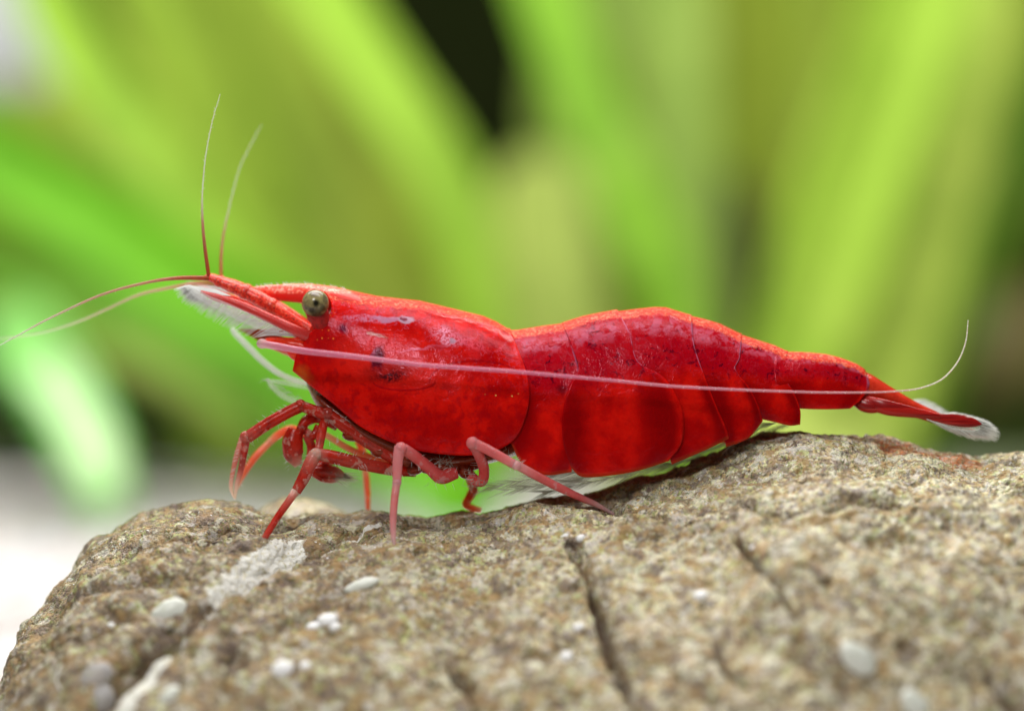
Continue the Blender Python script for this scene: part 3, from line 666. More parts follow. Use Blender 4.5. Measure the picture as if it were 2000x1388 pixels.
# inner body: one continuous surface from head to tail
sec = [(572, 672, 10, .10), (585, 668, 26, .28), (605, 668, 40, .48), (640, 675, 84, .70), (720, 705, 128, .95), (820, 738, 138, 1.1), (920, 762, 120, 1.08), (1000, 778, 100, 1.0), (1100, 780, 112, .95),
       (1250, 768, 122, .95), (1380, 768, 88, .8), (1480, 758, 52, .58), (1560, 748, 44, .46), (1650, 757, 34, .34), (1700, 772, 22, .26), (1712, 778, 4, .05)]
S = cr([(a, b, c, d) for a, b, c, d in sec], 90); vs = []; ns = 28
for a, b, c, d in S:
    for j in range(ns):
        t = 2 * math.pi * j / ns; x, _, z = at(a, b, 0)
        vs.append((x, -math.cos(t) * d, z + math.sin(t) * c / 100))
mb = MB(); fs = [(i * ns + j, i * ns + (j + 1) % ns, (i + 1) * ns + (j + 1) % ns, (i + 1) * ns + j) for i in range(89) for j in range(ns)]
fs += [tuple(range(ns))[::-1], tuple(89 * ns + j for j in range(ns))]
mb.add(vs, fs); body = mb.build('body', m_body, shrimp)

TOPX = [600, 622, 650, 690, 736, 780, 820, 889, 944, 972, 991, 1010, 1060, 1097, 1136, 1163, 1199, 1245, 1280, 1301, 1341, 1376, 1407, 1442, 1477, 1513, 1535, 1578, 1614, 1641, 1674, 1690, 1707]
TOPY = [562, 561, 561, 568, 578, 583, 587, 604, 618, 631, 643, 643, 636, 632, 619, 613, 607, 602, 599, 600, 613, 622, 632, 650, 662, 674, 685, 687, 691, 698, 711, 722, 735]
WX = [560, 571, 600, 640, 690, 736, 820, 900, 960, 1030, 1150, 1250, 1350, 1450, 1520, 1600, 1690]
WY = [.40, .46, .60, .78, .94, 1.07, 1.23, 1.27, 1.23, 1.16, 1.13, 1.12, 1.05, .90, .74, .57, .38]
def shell(name, mat, ribs, lift, nu=40, nv=56, thmax=114, parent=body, solid=0.02, ymin=0.0):
    """plate of the exoskeleton: ribs are side-view lines from the back's midline to the lower edge"""
    n = nv // 2 + 1
    th = np.linspace(0, R(thmax), n); frac = (1 - np.cos(th)) / (1 - math.cos(R(thmax)))
    RB = []
    for rb in ribs:
        p = cr(rb, 120); L = np.r_[0, np.cumsum(np.linalg.norm(np.diff(p, axis=0), axis=1))]; L /= L[-1]
        RB.append(np.stack([np.interp(frac, L, p[:, 0]), np.interp(frac, L, p[:, 1])], 1))
    RB = np.array(RB)                                           # k, n, 2
    G = np.array([cr(RB[:, i], nu) for i in range(n)])           # n, nu, 2
    Ld = cr(np.array(lift)[:, None], nu)[:, 0] if np.ndim(lift) else np.full(nu, lift)
    top = np.interp(G[0, :, 0], TOPX, TOPY); dlt = top - Ld * 60 - G[0, :, 1]
    G[:, :, 1] += dlt[None] * np.clip(1 - frac * 2.2, 0, 1)[:, None]
    vs = []; uv = []; pal = []
    rows = []
    for side in (-1, 1):
        for i in range(n):
            if side == 1 and i == 0: rows.append(rows[0]); continue
            row = []
            for j in range(nu):
                t = j / (nu - 1); wy = (np.interp(G[i, j, 0], WX, WY) + Ld[j]) * (math.sin(th[i]) ** 0.85)
                x, _, z = at(G[i, j, 0], G[i, j, 1], -abs(wy))
                row.append(len(vs)); vs.append((x, side * wy, z)); uv.append((t, frac[i])); pal.append((G[i, j, 1] - G[0, j, 1]) / 100)
            rows.append(row)
    fs = []
    for blk in (0, n):
        for i in range(n - 1):
            for j in range(nu - 1):
                q = (rows[blk + i][j], rows[blk + i + 1][j], rows[blk + i + 1][j + 1], rows[blk + i][j + 1])
                fs.append(q if blk == 0 else q[::-1])
    mb = MB(); mb.add(vs, fs, uv, pal)
    return mb.build(name, mat, parent, solid=solid)

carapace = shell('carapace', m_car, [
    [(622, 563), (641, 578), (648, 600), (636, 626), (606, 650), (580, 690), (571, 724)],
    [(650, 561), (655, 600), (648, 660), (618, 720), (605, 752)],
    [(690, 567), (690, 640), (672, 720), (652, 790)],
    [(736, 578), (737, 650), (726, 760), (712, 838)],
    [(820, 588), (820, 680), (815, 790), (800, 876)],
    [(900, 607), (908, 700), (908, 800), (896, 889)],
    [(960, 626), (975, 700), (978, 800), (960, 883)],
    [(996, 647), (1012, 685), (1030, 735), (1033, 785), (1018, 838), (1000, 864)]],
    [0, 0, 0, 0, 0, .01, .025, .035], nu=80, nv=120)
segs = [
    ('first', [[(985, 648), (1000, 690), (1012, 760), (1005, 830), (998, 866)], [(1030, 641), (1045, 700), (1052, 800), (1040, 880), (1020, 905)], [(1070, 636), (1085, 700), (1095, 800), (1085, 880), (1062, 927)],
               [(1104, 637), (1121, 690), (1132, 740), (1130, 840), (1116, 922)]], [-.03, -.01, .0, .012], 0),
    ('third', [[(1200, 612), (1225, 680), (1255, 760), (1290, 840), (1312, 907)], [(1260, 603), (1290, 680), (1320, 760), (1345, 840), (1345, 893)], [(1310, 606), (1335, 690), (1365, 770), (1385, 830), (1388, 874)],
               [(1351, 620), (1356, 676), (1376, 734), (1400, 795), (1418, 835), (1424, 856)]], [-.03, -.01, .0, .012], 0),
    ('fourth', [[(1345, 622), (1352, 690), (1385, 780), (1410, 840), (1418, 872)], [(1390, 630), (1398, 700), (1430, 780), (1440, 835), (1440, 866)], [(1424, 643), (1424, 705), (1450, 760), (1468, 810), (1466, 852)],
                [(1449, 657), (1445, 700), (1436, 722), (1462, 755), (1480, 790), (1490, 822)]], [-.03, -.01, .0, .012], 0),
    ('fifth', [[(1425, 659), (1420, 700), (1422, 740), (1452, 790), (1472, 815)], [(1480, 667), (1478, 710), (1490, 760), (1508, 800), (1513, 824)], [(1512, 678), (1510, 720), (1520, 760), (1545, 800), (1542, 831)],
               [(1539, 690), (1533, 716), (1530, 734), (1550, 765), (1563, 800), (1563, 829)]], [-.03, -.01, .0, .012], 0),
    ('sixth', [[(1515, 691), (1512, 740), (1530, 796)], [(1580, 690), (1578, 745), (1590, 799)], [(1640, 700), (1640, 750), (1636, 799)], [(1690, 723), (1698, 752), (1684, 778), (1660, 798)]], [-.03, -.01, .0, .012], 0),
]
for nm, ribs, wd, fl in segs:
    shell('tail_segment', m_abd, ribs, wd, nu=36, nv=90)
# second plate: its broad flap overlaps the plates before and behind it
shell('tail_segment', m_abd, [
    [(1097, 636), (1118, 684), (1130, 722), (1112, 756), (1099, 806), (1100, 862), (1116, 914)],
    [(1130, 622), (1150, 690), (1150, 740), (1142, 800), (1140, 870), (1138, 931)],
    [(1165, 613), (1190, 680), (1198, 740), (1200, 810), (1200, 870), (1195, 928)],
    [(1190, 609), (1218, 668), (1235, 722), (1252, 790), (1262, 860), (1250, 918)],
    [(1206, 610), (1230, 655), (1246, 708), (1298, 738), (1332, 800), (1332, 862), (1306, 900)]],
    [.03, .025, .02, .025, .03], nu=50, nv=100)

# rostrum: saw-edged spike over the eyes
def loft(mb, secs, ns=16, n=40, pale=None, sharp=1.0):
    """secs: (px, py, half height px, half width, y)"""
    S = cr(secs, n); vs = []; uv = []
    for i, (a, b, c, d, y) in enumerate(S):
        x, _, z = at(a, b, y)
        for j in range(ns):
            t = 2 * math.pi * j / ns
            vs.append((x, y - math.cos(t) * d, z + math.sin(t) * c / 100)); uv.append((i / (n - 1), j / ns))
    fs = [(i * ns + j, i * ns + (j + 1) % ns, (i + 1) * ns + (j + 1) % ns, (i + 1) * ns + j) for i in range(n - 1) for j in range(ns)]
    fs += [tuple(range(ns))[::-1], tuple((n - 1) * ns + j for j in range(ns))]
    mb.add(vs, fs, uv, None if pale is None else [pale(u[0]) for u in uv])
M = Mat('rostrum_frost'); o_ = M.coords()
g_ = M.n('SeparateColor', {0: M.n('TexVoronoi', {'Vector': o_, 'Scale': 26.0}).outputs['Color']}).outputs[0]
bc = M.ramp(M.math('MULTIPLY', M.math('ADD', g_, M.noise(o_, 30, 3)), 0.5), [(0.2, (0.60, 0.02, 0.005)), (0.40, (0.82, 0.045, 0.015)), (0.56, (0.88, 0.12, 0.06)), (0.78, (0.95, 0.40, 0.32))])
zc = M.n('SeparateXYZ', {0: o_}).outputs[2]
topm = M.step(zc, at(0, 575)[2] - 4.0, at(0, 572)[2] - 4.0)
bc = M.mix(topm, (0.78, 0.012, 0.005), bc)
m_ros = M.done(M.n('BsdfPrincipled', {'Base Color': bc, 'Roughness': 0.45, 'Subsurface Weight': 0.3, 'Subsurface Radius': (1, .15, .1), 'Subsurface Scale': 0.15,
    'Normal': M.n('Bump', {'Strength': 0.5, 'Distance': 0.02, 'Height': g_}).outputs[0]}))
mb = MB(); loft(mb, [(486, 563, 1, .02, 0), (505, 565, 6, .05, 0), (540, 571, 15, .10, 0), (585, 573, 18.5, .18, 0), (630, 577, 20, .36, 0), (680, 587, 21, .50, 0), (730, 603, 20, .5, 0)], 20, 60)
for (a, b) in ((500, 561), (512, 559)): tube(mb, [at(a + 5, b + 3), at(a - 6, b + 1)], [.02, .003], 5)
ros = mb.build('rostrum', m_ros, shrimp)
mb = MB()
for i in range(60):
    a = random.uniform(500, 680); b = np.interp(a, [500, 547, 592, 635, 690], [561, 557, 554, 558, 567]) + 1
    hair(mb, at(a, b, random.uniform(-.1, .1)), at(a - random.uniform(2, 9), b - random.uniform(3, 8), 0), 0.006)
tag(mb.build('bristles', m_hair, ros), None, None, kind='stuff')

# eyes
M = Mat('eye_olive'); o_ = M.coords()
nz = M.noise(o_, 9, 4, 0.6)
ec = M.mix(M.step(nz, 0.38, 0.65), (0.24, 0.20, 0.085), (0.12, 0.095, 0.05))
ec = M.mix(M.math('MULTIPLY', spot(M, 617, 572, 16, 10, 0, 0.9), 0.7), ec, (0.25, 0.20, 0.20))
for (a, b, r_, f) in ((618, 592, 9.5, .97), (609, 606, 9, .7), (631, 602, 9, .7), (618, 612, 17, .65), (600, 600, 7, .4)):
    ec = M.mix(M.math('MULTIPLY', spot(M, a, b, r_, r_, 0, 0.75), f), ec, (0.006, 0.006, 0.003))
fr = M.n('LayerWeight', {0: 0.35}).outputs[1]
p = M.n('BsdfPrincipled', {'Base Color': ec, 'Roughness': 0.22, 'Specular IOR Level': 0.35, 'Subsurface Weight': 0.3, 'Subsurface Radius': (1, .8, .3), 'Subsurface Scale': 0.06})
m_eye = M.done(p)
for sgn in (-1, 1):
    mb = MB(); tube(mb, cr([at(634, 646, sgn * .45), at(628, 628, sgn * .58), at(617, 604, sgn * .70)], 12), np.interp(range(12), [0, 5, 11], [.08, .19, .21]), 18)
    st = mb.build('eye_stalk', m_stalk, shrimp)
    mb = MB(); ball(mb, at(616, 592, sgn * .84), .262, .25, .262, 40, 26); mb.build('eye', m_eye, st)
# upper base below the eye
mb = MB(); loft(mb, [(590, 588, 3, .05, .1), (598, 602, 14, .2, .15), (608, 618, 28, .35, .1), (635, 640, 40, .45, 0)], 14, 20); 
mb.build('eye_socket', m_body, shrimp)

M = Mat('peduncle_frost'); o_ = M.coords()
g2 = M.n('SeparateColor', {0: M.n('TexVoronoi', {'Vector': o_, 'Scale': 34.0}).outputs['Color']}).outputs[0]
bc2 = M.ramp(M.math('MULTIPLY', M.math('ADD', g2, M.noise(o_, 12, 3)), 0.5), [(0.25, (0.40, 0.008, 0.004)), (0.42, (0.78, 0.02, 0.006)), (0.62, (0.84, 0.04, 0.012)), (0.85, (0.90, 0.20, 0.11))])
bc2 = M.mix(M.math('MULTIPLY', M.step(M.noise(o_, 4, 3), 0.52, 0.72), 0.5), bc2, (0.28, 0.004, 0.004))
m_pedun = M.done(M.n('BsdfPrincipled', {'Base Color': bc2, 'Roughness': 0.35, 'Subsurface Weight': 0.3, 'Subsurface Radius': (1, .15, .1), 'Subsurface Scale': 0.1,
    'Normal': M.n('Bump', {'Strength': 0.5, 'Distance': 0.02, 'Height': g2}).outputs[0]}))
# antennule peduncles and their whips
def px_tube(mb, pts, wpx, Y, n=40, ns=12, flat=1.0, pale=None):
    """pts in photo pixels; Y a number or list; wpx full width in pixels"""
    k = len(pts); Ys = np.interp(np.linspace(0, 1, k), np.linspace(0, 1, len(Y)), Y) if np.ndim(Y) else [Y] * k
    P = cr([at(a, b, y) for (a, b), y in zip(pts, Ys)], n)
    W_ = np.interp(np.linspace(0, k - 1, n), np.arange(k), wpx if np.ndim(wpx) else [wpx] * k) / 200.0
    pl = None if pale is None else np.interp(np.linspace(0, k - 1, n), np.arange(k), pale)
    tube(mb, P, W_, ns, flat, pl)
    return P, W_
for sgn, dx, dy in ((-1, 0, 0), (1, 4, -1)):
    mb = MB(); mm = m_pedun
    px_tube(mb, [(620 + dx, 655 + dy), (590 + dx, 634 + dy), (556 + dx, 612 + dy), (527 + dx, 596 + dy)], [30, 24, 25, 29], sgn * .28, 24)
    px_tube(mb, [(533 + dx, 600 + dy), (505 + dx, 583 + dy), (476 + dx, 569 + dy)], [29, 31, 25], sgn * .28, 20)
    px_tube(mb, [(481 + dx, 571 + dy), (452 + dx, 559 + dy), (426 + dx, 549 + dy)], [25, 25, 18], sgn * .28, 16)
    px_tube(mb, [(432 + dx, 551 + dy), (412 + dx, 543 + dy), (400 + dx, 540 + dy)], [18, 15, 8], sgn * .28, 10)
    for q in ((529, 597, 16.3), (478, 570, 15), (428, 550, 11)):
        ball(mb, at(q[0] + dx, q[1] + dy, sgn * .28), q[2] / 100, q[2] / 105, q[2] / 100, 14, 10)
    ped = mb.build('antennule', mm, shrimp)
    if sgn == -1:
        whips = [([(408, 541), (401, 490), (396, 440), (395, 385), (401, 310), (414, 240), (430, 184)], [8, 7, 5.5, 3, 2.4, 2, 1.2], [0, .1, .3, .95, 1, 1, 1], (-.3, -.6)),
                 ([(408, 543), (350, 543), (290, 551), (200, 575), (100, 620), (40, 652), (0, 674)], [10, 8, 5.5, 5, 4, 3, 2.2], [0, .1, .3, .4, .7, .9, 1], (-.3, -.9))]
    else:
        whips = [([(432, 545), (432, 500), (437, 455), (449, 400), (466, 335), (486, 290), (511, 244)], [8, 7, 5.5, 2.8, 2.2, 1.8, 1.2], [0, .1, .3, .95, 1, 1, 1], (.3, 1.6)),
                 ([(425, 553), (380, 554), (330, 562), (270, 576), (210, 603), (150, 629), (80, 650), (-5, 662)], [11, 9, 7, 6, 5, 4.4, 3.6, 2.6], [0, .15, .4, .5, .6, .8, .9, 1], (.2, 1.2))]
    for pts, wd, pl, Y in whips:
        mb = MB(); P, W_ = px_tube(mb, pts, wd, Y, 120, 8, 1.0, pl)
        # ring of each joint
        mb.v = [tuple(p) for p in np.array(mb.v)]
        fl = mb.build('flagellum', m_flag if sgn == -1 else m_flagfar, ped)
        mb = MB()
        for i in range(6, 116, 2):
            d = P[i + 1] - P[i]; d /= np.linalg.norm(d); nrm = np.array((-d[2], 0, d[0])) * random.choice((-1, 1))
            hair(mb, P[i], P[i] + nrm * random.uniform(.025, .05) + d * .03, 0.004)
        tag(mb.build('bristles', m_hair, fl), None, None, kind='stuff')

# antennal scales: red blade with a broad white fringe
def scale(sgn, dx, dy, hairs, with_red):
    Y = sgn * .55
    root = None
    mb = MB(); px_tube(mb, [(648 + dx, 678 + dy), (618 + dx, 664 + dy), (587 + dx, 650 + dy), (530 + dx, 623 + dy), (470 + dx, 596 + dy), (420 + dx, 580 + dy), (392 + dx, 569 + dy)], [8, 22, 22, 19, 17, 15, 5], [sgn * .12, sgn * .5, Y + .06 * sgn, Y, Y, Y], 60, 12, .7)
    rod = mb.build('antennal_scale', m_orange if sgn > 0 else m_scale, shrimp)
    up = cr([(600, 660), (540, 632), (490, 612), (440, 590), (405, 576), (384, 562), (372, 556)], 100)
    lo = cr([(530, 652), (500, 655), (458, 638), (420, 618), (385, 598), (362, 582), (347, 560)], 100)
    vs = []; uv = []; 
    for i in range(100):
        for j in range(5):
            t = j / 4 * 0.75; x_ = up[i, 0] * (1 - t) + (lo[i, 0] + 8) * t; z_ = up[i, 1] * (1 - t) + (lo[i, 1] - 4) * t
            vs.append(at(x_ + dx, z_ + dy, Y + .06 * sgn - .02 * math.sin(t * 3))); uv.append((i / 99, t))
    fs = [(i * 5 + j, i * 5 + j + 1, (i + 1) * 5 + j + 1, (i + 1) * 5 + j) for i in range(99) for j in range(4)]
    mb = MB(); mb.add(vs, fs, uv); mb.build('membrane', m_film, rod, solid=0.012)
    mb = MB(); 
    for i in range(hairs):
        t = random.random() ** 0.9 * 99; k = int(t)
        a = up[k]; b = lo[k]; s0 = random.uniform(0.1, 0.45); 
        p0 = a * (1 - s0) + b * s0; e = (b - a); L = np.linalg.norm(e); p1 = b + e / L * random.uniform(-9, 8) + np.array((-4, 2))
        yy = Y + random.uniform(-.05, .05)
        hair(mb, at(p0[0] + dx, p0[1] + dy, yy), at(p1[0] + dx, p1[1] + dy, yy + random.uniform(-.04, .04)), 0.011)
    for i in range(46):
        t = i / 45; a = np.array((388, 562)) * (1 - t) + np.array((440, 566)) * t
        hair(mb, at(a[0] + 10 + dx, a[1] + 12 + dy, Y), at(a[0] - 22 + dx, a[1] - 6 + 4 * t + dy, Y), 0.008)
    tag(mb.build('fringe', m_hair, rod), None, None, kind='stuff')
    if with_red:
        mb = MB()
        for i in range(34):
            t = i / 33; hair(mb, at(556 - 8 * t, 644 + 20 * t, .3 + .2 * random.random()), at(463 + 40 * t + random.uniform(-3, 3), 642 + 24 * t, .3), 0.013)
        tag(mb.build('red_fringe', m_haircol, rod), None, None, kind='stuff')
m_scale = flesh_mat('scale_red', (0.62, 0.05, 0.045), (0.8, 0.5, 0.5), trans=0.3, vary=0.25, dark=(0.45, 0.02, 0.02))
scale(-1, 0, 0, 300, True)
scale(1, 4, -6, 120, False)

# long antennae
mb = MB(); px_tube(mb, [(645, 690), (600, 680), (560, 670), (528, 666), (516, 668)], [20, 40, 22, 17, 8], [-.3, -.62], 30)
px_tube(mb, [(640, 700), (600, 696), (575, 690), (558, 683)], [20, 36, 26, 6], [-.2, -.45], 24)
ped = mb.build('antenna_base', m_orange, shrimp)
mb = MB()
pts = [(506, 670), (516, 672), (540, 676), (600, 686), (700, 697), (820, 712), (900, 718), (1000, 725), (1100, 734), (1200, 743), (1300, 753), (1400, 759), (1500, 763), (1600, 766), (1700, 766), (1760, 763), (1800, 757), (1840, 740), (1870, 707), (1886, 668), (1891, 625)]
wd = [w_ * 0.76 for w_ in (14, 21, 19, 17, 14, 12, 11, 10, 9, 8.2, 7.5, 6.8, 6.2, 5.6, 5, 4.6, 4.4, 4.2, 4, 3.6, 2.4)]
pl = [.7, .35, .1, .0, .0, .0, 0, 0, 0, 0.05, .1, .15, .2, .25, .35, .6, .9, 1, 1, 1, 1]
P, W_ = px_tube(mb, pts, wd, [-.7, -1.4, -1.8, -1.85, -1.75, -1.6, -1.4, -1.1, -.9, -.9], 320, 10, 1.0, pl)
ball(mb, at(512, 671, -.7), .11, .1, .1, 14, 10, pale=.5)
# fine segmentation rings
V = np.array(mb.v)
an = mb.build('antenna', m_ant, ped)
mb = MB()
for i in range(10, 316):
    if i % 5: continue
    ball(mb, P[i] + np.array((0, -W_[i] * .75, -W_[i] * .35)), .012, .012, .012, 6, 4)
tag(mb.build('joint_specks', m_hair, an), None, None, kind='stuff')
mb = MB(); px_tube(mb, [(600, 690), (560, 680), (520, 668)], [34, 26, 14], .6, 14)
ped2 = mb.build('antenna_base', m_orange, shrimp)
mb = MB(); px_tube(mb, [(455, 640), (457, 648), (481, 673), (512, 704), (542, 727), (572, 741), (612, 752), (680, 770)], [7, 11, 12, 12, 11, 10, 9, 7], [.9, .5], 60, 8, .6)
mb.build('antenna', film_mat('antenna_clear', (0.84, 0.90, 0.84), 0.62, 0.6), ped2)

# mouthparts: clear feathery palps under the head
mb = MB(); px_tube(mb, [(522, 738), (530, 752), (552, 772), (585, 788), (615, 796)], [5, 10, 12, 10, 8], .3, 30, 8, .4)
px_tube(mb, [(520, 742), (548, 746), (580, 752), (618, 760)], [4, 9, 10, 8], .4, 20, 8, .4)
for i in range(50):
    t = random.random(); a = (520 + 70 * t, 740 + 40 * t + random.uniform(-4, 4)); hair(mb, at(*a, .3), at(a[0] - random.uniform(5, 22), a[1] - random.uniform(-14, 10), .3), 0.006)
palp = mb.build('mouthpart', m_ghost, shrimp)
mb = MB(); loft(mb, [(600, 745, 10, .15, 0), (620, 775, 20, .35, 0), (650, 800, 22, .5, 0), (720, 845, 26, .7, 0), (800, 880, 22, .8, 0), (880, 896, 20, .8, 0), (950, 888, 18, .75, 0), (1010, 868, 20, .6, 0)], 20, 60, lambda u: max(0, .75 - u * 4))
mb.build('underside', m_stern, shrimp)
mb = MB()
for i in range(60):
    t = random.random(); a = (600 + 70 * t, 742 + 52 * t)
    hair(mb, at(a[0] + 14, a[1] + 8, -.3), at(a[0] + 8 + random.uniform(-4, 4), a[1] + 26 + random.uniform(-6, 6), -.35), 0.012)
tag(mb.build('bristles', m_feather, palp), None, None, kind='stuff')

# legs.  each: list of stretches (points, widths px, y list, pale list); knees are doubled points
def bristle(mb, pts, Y, n, L=12, r=0.006, spread=1.0):
    P = cr([at(a, b, Y) for a, b in pts], 50)
    for i in range(n):
        k = random.randint(0, 48); d = P[k + 1] - P[k]; d /= np.linalg.norm(d) + 1e-9
        nr = np.array((-d[2], random.uniform(-.2, .2), d[0])) * random.choice((-1, 1))
        hair(mb, P[k] + nr * .09, P[k] + nr * (.10 + random.uniform(.4, 1) * L / 100 * spread) + d * .05, r)
def leg(stretches, mat, knobs=(), hairs=(), name='leg'):
    mb = MB()
    for pts, wd, Y, pl in stretches: px_tube(mb, pts, wd, Y, 12 * len(pts), 14, .85, pl)
    for (a, b, y, r, p) in knobs: ball(mb, at(a, b, y), r / 100, r / 105, r / 100, 16, 12, pale=p)
    lg = mb.build(name, mat, shrimp)
    if hairs:
        mb = MB()
        for h in hairs: bristle(mb, h[0], h[1], h[2] // 2 + 1, h[3], 0.0045)
        tag(mb.build('bristles', m_hair, lg), None, None, kind='stuff')
    return lg
# first visible pair, reaching forward
leg([([(770, 893), (731, 868), (685, 838), (640, 808)], [28, 30, 30, 22], [-.55, -.5], [0, .05, .0, .0]),
     ([(644, 812), (615, 802), (585, 791)], [24, 22, 22], [-.5, -.5], [0, 0, 0]),
     ([(590, 792), (560, 806), (520, 829), (483, 854)], [24, 24, 24, 24], [-.5, -.5], [0, 0, 0, .1]),
     ([(482, 851), (477, 880), (471, 915), (462, 948), (459, 974)], [17, 15, 12, 9, 4], [-.45, -.2], [.15, 0, .1, .75, 1]),
     ([(474, 856), (464, 885), (455, 920), (451, 950), (457, 972)], [14, 12, 9, 8, 3], [-.3, -.15], [.4, .4, .3, .8, 1])], m_leg,
    [(587, 791, -.5, 11.5, 0), (480, 853, -.5, 12, .15), (640, 808, -.5, 13, .05)],
    [([(583, 789), (482, 851)], -.5, 26, 12), ([(482, 851), (459, 960)], -.35, 36, 10), ([(640, 806), (760, 885)], -.55, 30, 9)])
leg([([(600, 850), (570, 838), (545, 848), (528, 862)], [16, 17, 16, 13], .7, [0, 0, .1, .6]), ([(528, 862), (500, 890), (476, 925), (462, 955)], [13, 14, 12, 6], [.7, .5], [.5, .1, .2, .9])], m_legfar, [(529, 861, .7, 7.5, .6)])
# front claws, folded
leg([([(660, 830), (625, 815), (598, 822), (585, 845)], [24, 24, 22, 18], [-.1, -.25], [0, 0, 0, 0]),
     ([(578, 838), (572, 862), (574, 888), (584, 908)], [30, 42, 40, 14], -.28, [0, 0, .05, .6]),
     ([(560, 850), (560, 880), (570, 900), (578, 912)], [10, 15, 12, 4], -.3, [0, 0, .2, .9]),
     ([(600, 850), (608, 872), (604, 895), (592, 908)], [18, 18, 14, 6], -.2, [.1, 0, .2, .9]),
     ([(592, 838), (612, 850), (622, 830)], [14, 20, 12], -.2, [0, 0, 0])], m_leg, (),
    [([(560, 850), (575, 912)], -.3, 30, 12), ([(600, 850), (590, 908)], -.25, 20, 10)], 'claw')
cl = leg([([(660, 895), (640, 900), (620, 912), (612, 920)], [20, 20, 18, 12], [-.1, -.1], [0, 0, 0, .2]),
     ([(610, 914), (630, 918), (655, 922), (672, 928)], [22, 28, 24, 10], -.15, [0, 0, .1, .7]),
     ([(608, 922), (630, 934), (650, 938), (664, 934)], [12, 14, 10, 4], -.15, [.1, 0, .3, .9])], m_leg, (), (), 'claw')
mb = MB()
for i in range(150):
    t = random.random(); a = (640 + 35 * t, 922 + 12 * random.random()); ang = random.uniform(-.15, .9)
    L = random.uniform(18, 40); hair(mb, at(*a, -.15), at(a[0] + L * math.cos(ang), a[1] + L * math.sin(ang) * .8, -.15 + random.uniform(-.1, .1)), 0.008)
tag(mb.build('brush', m_feather, cl), None, None, kind='stuff')
# second: knee at (618,885), foot on the white patch
f = hit(503, 1074)[0]
mbq = [([(636, 812), (629, 840), (622, 880)], [17, 19, 17], [-.4, -.75], [0, 0, .1])]
leg([([(636, 812), (629, 840), (622, 880)], [15, 19, 16], [-.4, -.75], [0, 0, .1]),
     ([(812, 920), (768, 917), (720, 908), (679, 899), (640, 890), (618, 886)], [22, 24, 25, 27, 26, 22], [-.35, -.8], [0, 0, .05, .05, 0, .35]),
     ([(616, 886), (606, 905), (592, 935), (578, 960)], [26, 26, 24, 20], [-.8, -.9], [.5, .15, .0, .1]),
     ([(577, 958), (567, 974), (545, 1005), (523, 1040), (507, 1068), (500, 1080)], [17, 15, 14, 13, 11, 6], [-.9, f.y - .02], [.85, .2, 0, .05, .2, .9])], m_leg,
    [(617, 887, -.8, 12.5, .65), (576, 961, -.9, 9.5, .95)],
    [([(640, 892), (790, 918)], -.75, 36, 11), ([(612, 893), (575, 965)], -.85, 22, 9), ([(640, 882), (665, 872)], -.7, 12, 14), ([(690, 900), (712, 896)], -.7, 10, 12)])
# third: pink, knee at (782,873), dropping straight down
f = hit(769, 1062)[0]
leg([([(890, 922), (862, 931), (840, 915), (812, 892), (788, 876)], [26, 28, 24, 23, 22], [-.7, -1.2], [0, 0, .05, .05, .3]),
     ([(781, 872), (778, 890), (776, 915), (775, 942)], [22, 21, 19, 17], [-1.25, -1.35], [.45, .45, .4, .5]),
     ([(775, 940), (771, 970), (768, 1005), (768, 1040), (770, 1066)], [16, 15, 14, 11, 6], [-1.35, f.y], [.7, .3, .4, .7, 1])], m_legpink,
    [(783, 875, -1.25, 12, .4), (775, 942, -1.35, 9, .7)], [([(800, 890), (870, 930)], -1.1, 20, 10), ([(845, 935), (890, 935)], -.8, 26, 15)])
# fourth: knee at (923,865), reaching back to the right
f = hit(1200, 1002)[0]
leg([([(905, 905), (925, 935), (942, 938), (945, 915), (936, 890), (925, 868)], [16, 22, 21, 21, 21, 21], [-.4, -.7, -1.0, -1.25], [0, 0, 0, 0, .1, .3]),
     ([(922, 864), (945, 874), (975, 890), (1003, 906)], [22, 20, 19, 18], [-1.25, -1.3], [.35, .2, .2, .4]),
     ([(1000, 904), (1015, 911), (1050, 930), (1097, 954), (1135, 972), (1165, 985), (1200, 1004)], [18, 17, 17, 16, 14, 11, 5], [-1.3, f.y], [.9, .6, .15, .1, .15, .7, 1])], m_legpink,
    [(923, 865, -1.25, 12.5, .35), (1008, 908, -1.3, 9.5, .9)], [([(945, 905), (930, 945)], -.8, 26, 16), ([(1000, 905), (1020, 915)], -1.3, 10, 10)])
leg([([(905, 890), (912, 915), (920, 940), (926, 960)], [22, 20, 19, 17], [.1, .5], [0, 0, 0, .1]), ([(926, 955), (916, 972), (910, 985), (925, 993), (940, 996)], [20, 17, 15, 14, 10], [.55, .6], [.1, 0, .1, .2, .5])], m_legfar, ())
leg([([(700, 860), (708, 880), (712, 905)], [16, 16, 15], [.8, 1.0], [0, .0, .5]), ([(712, 902), (716, 935), (718, 965), (719, 1003)], [12, 13, 12, 8], [1.0, 1.1], [.9, .2, .1, .2])], m_legfar, ())
leg([([(630, 845), (690, 880), (740, 897), (790, 905)], [12, 13, 14, 12], .4, [.7, .3, .1, 0])], m_legfar, ())
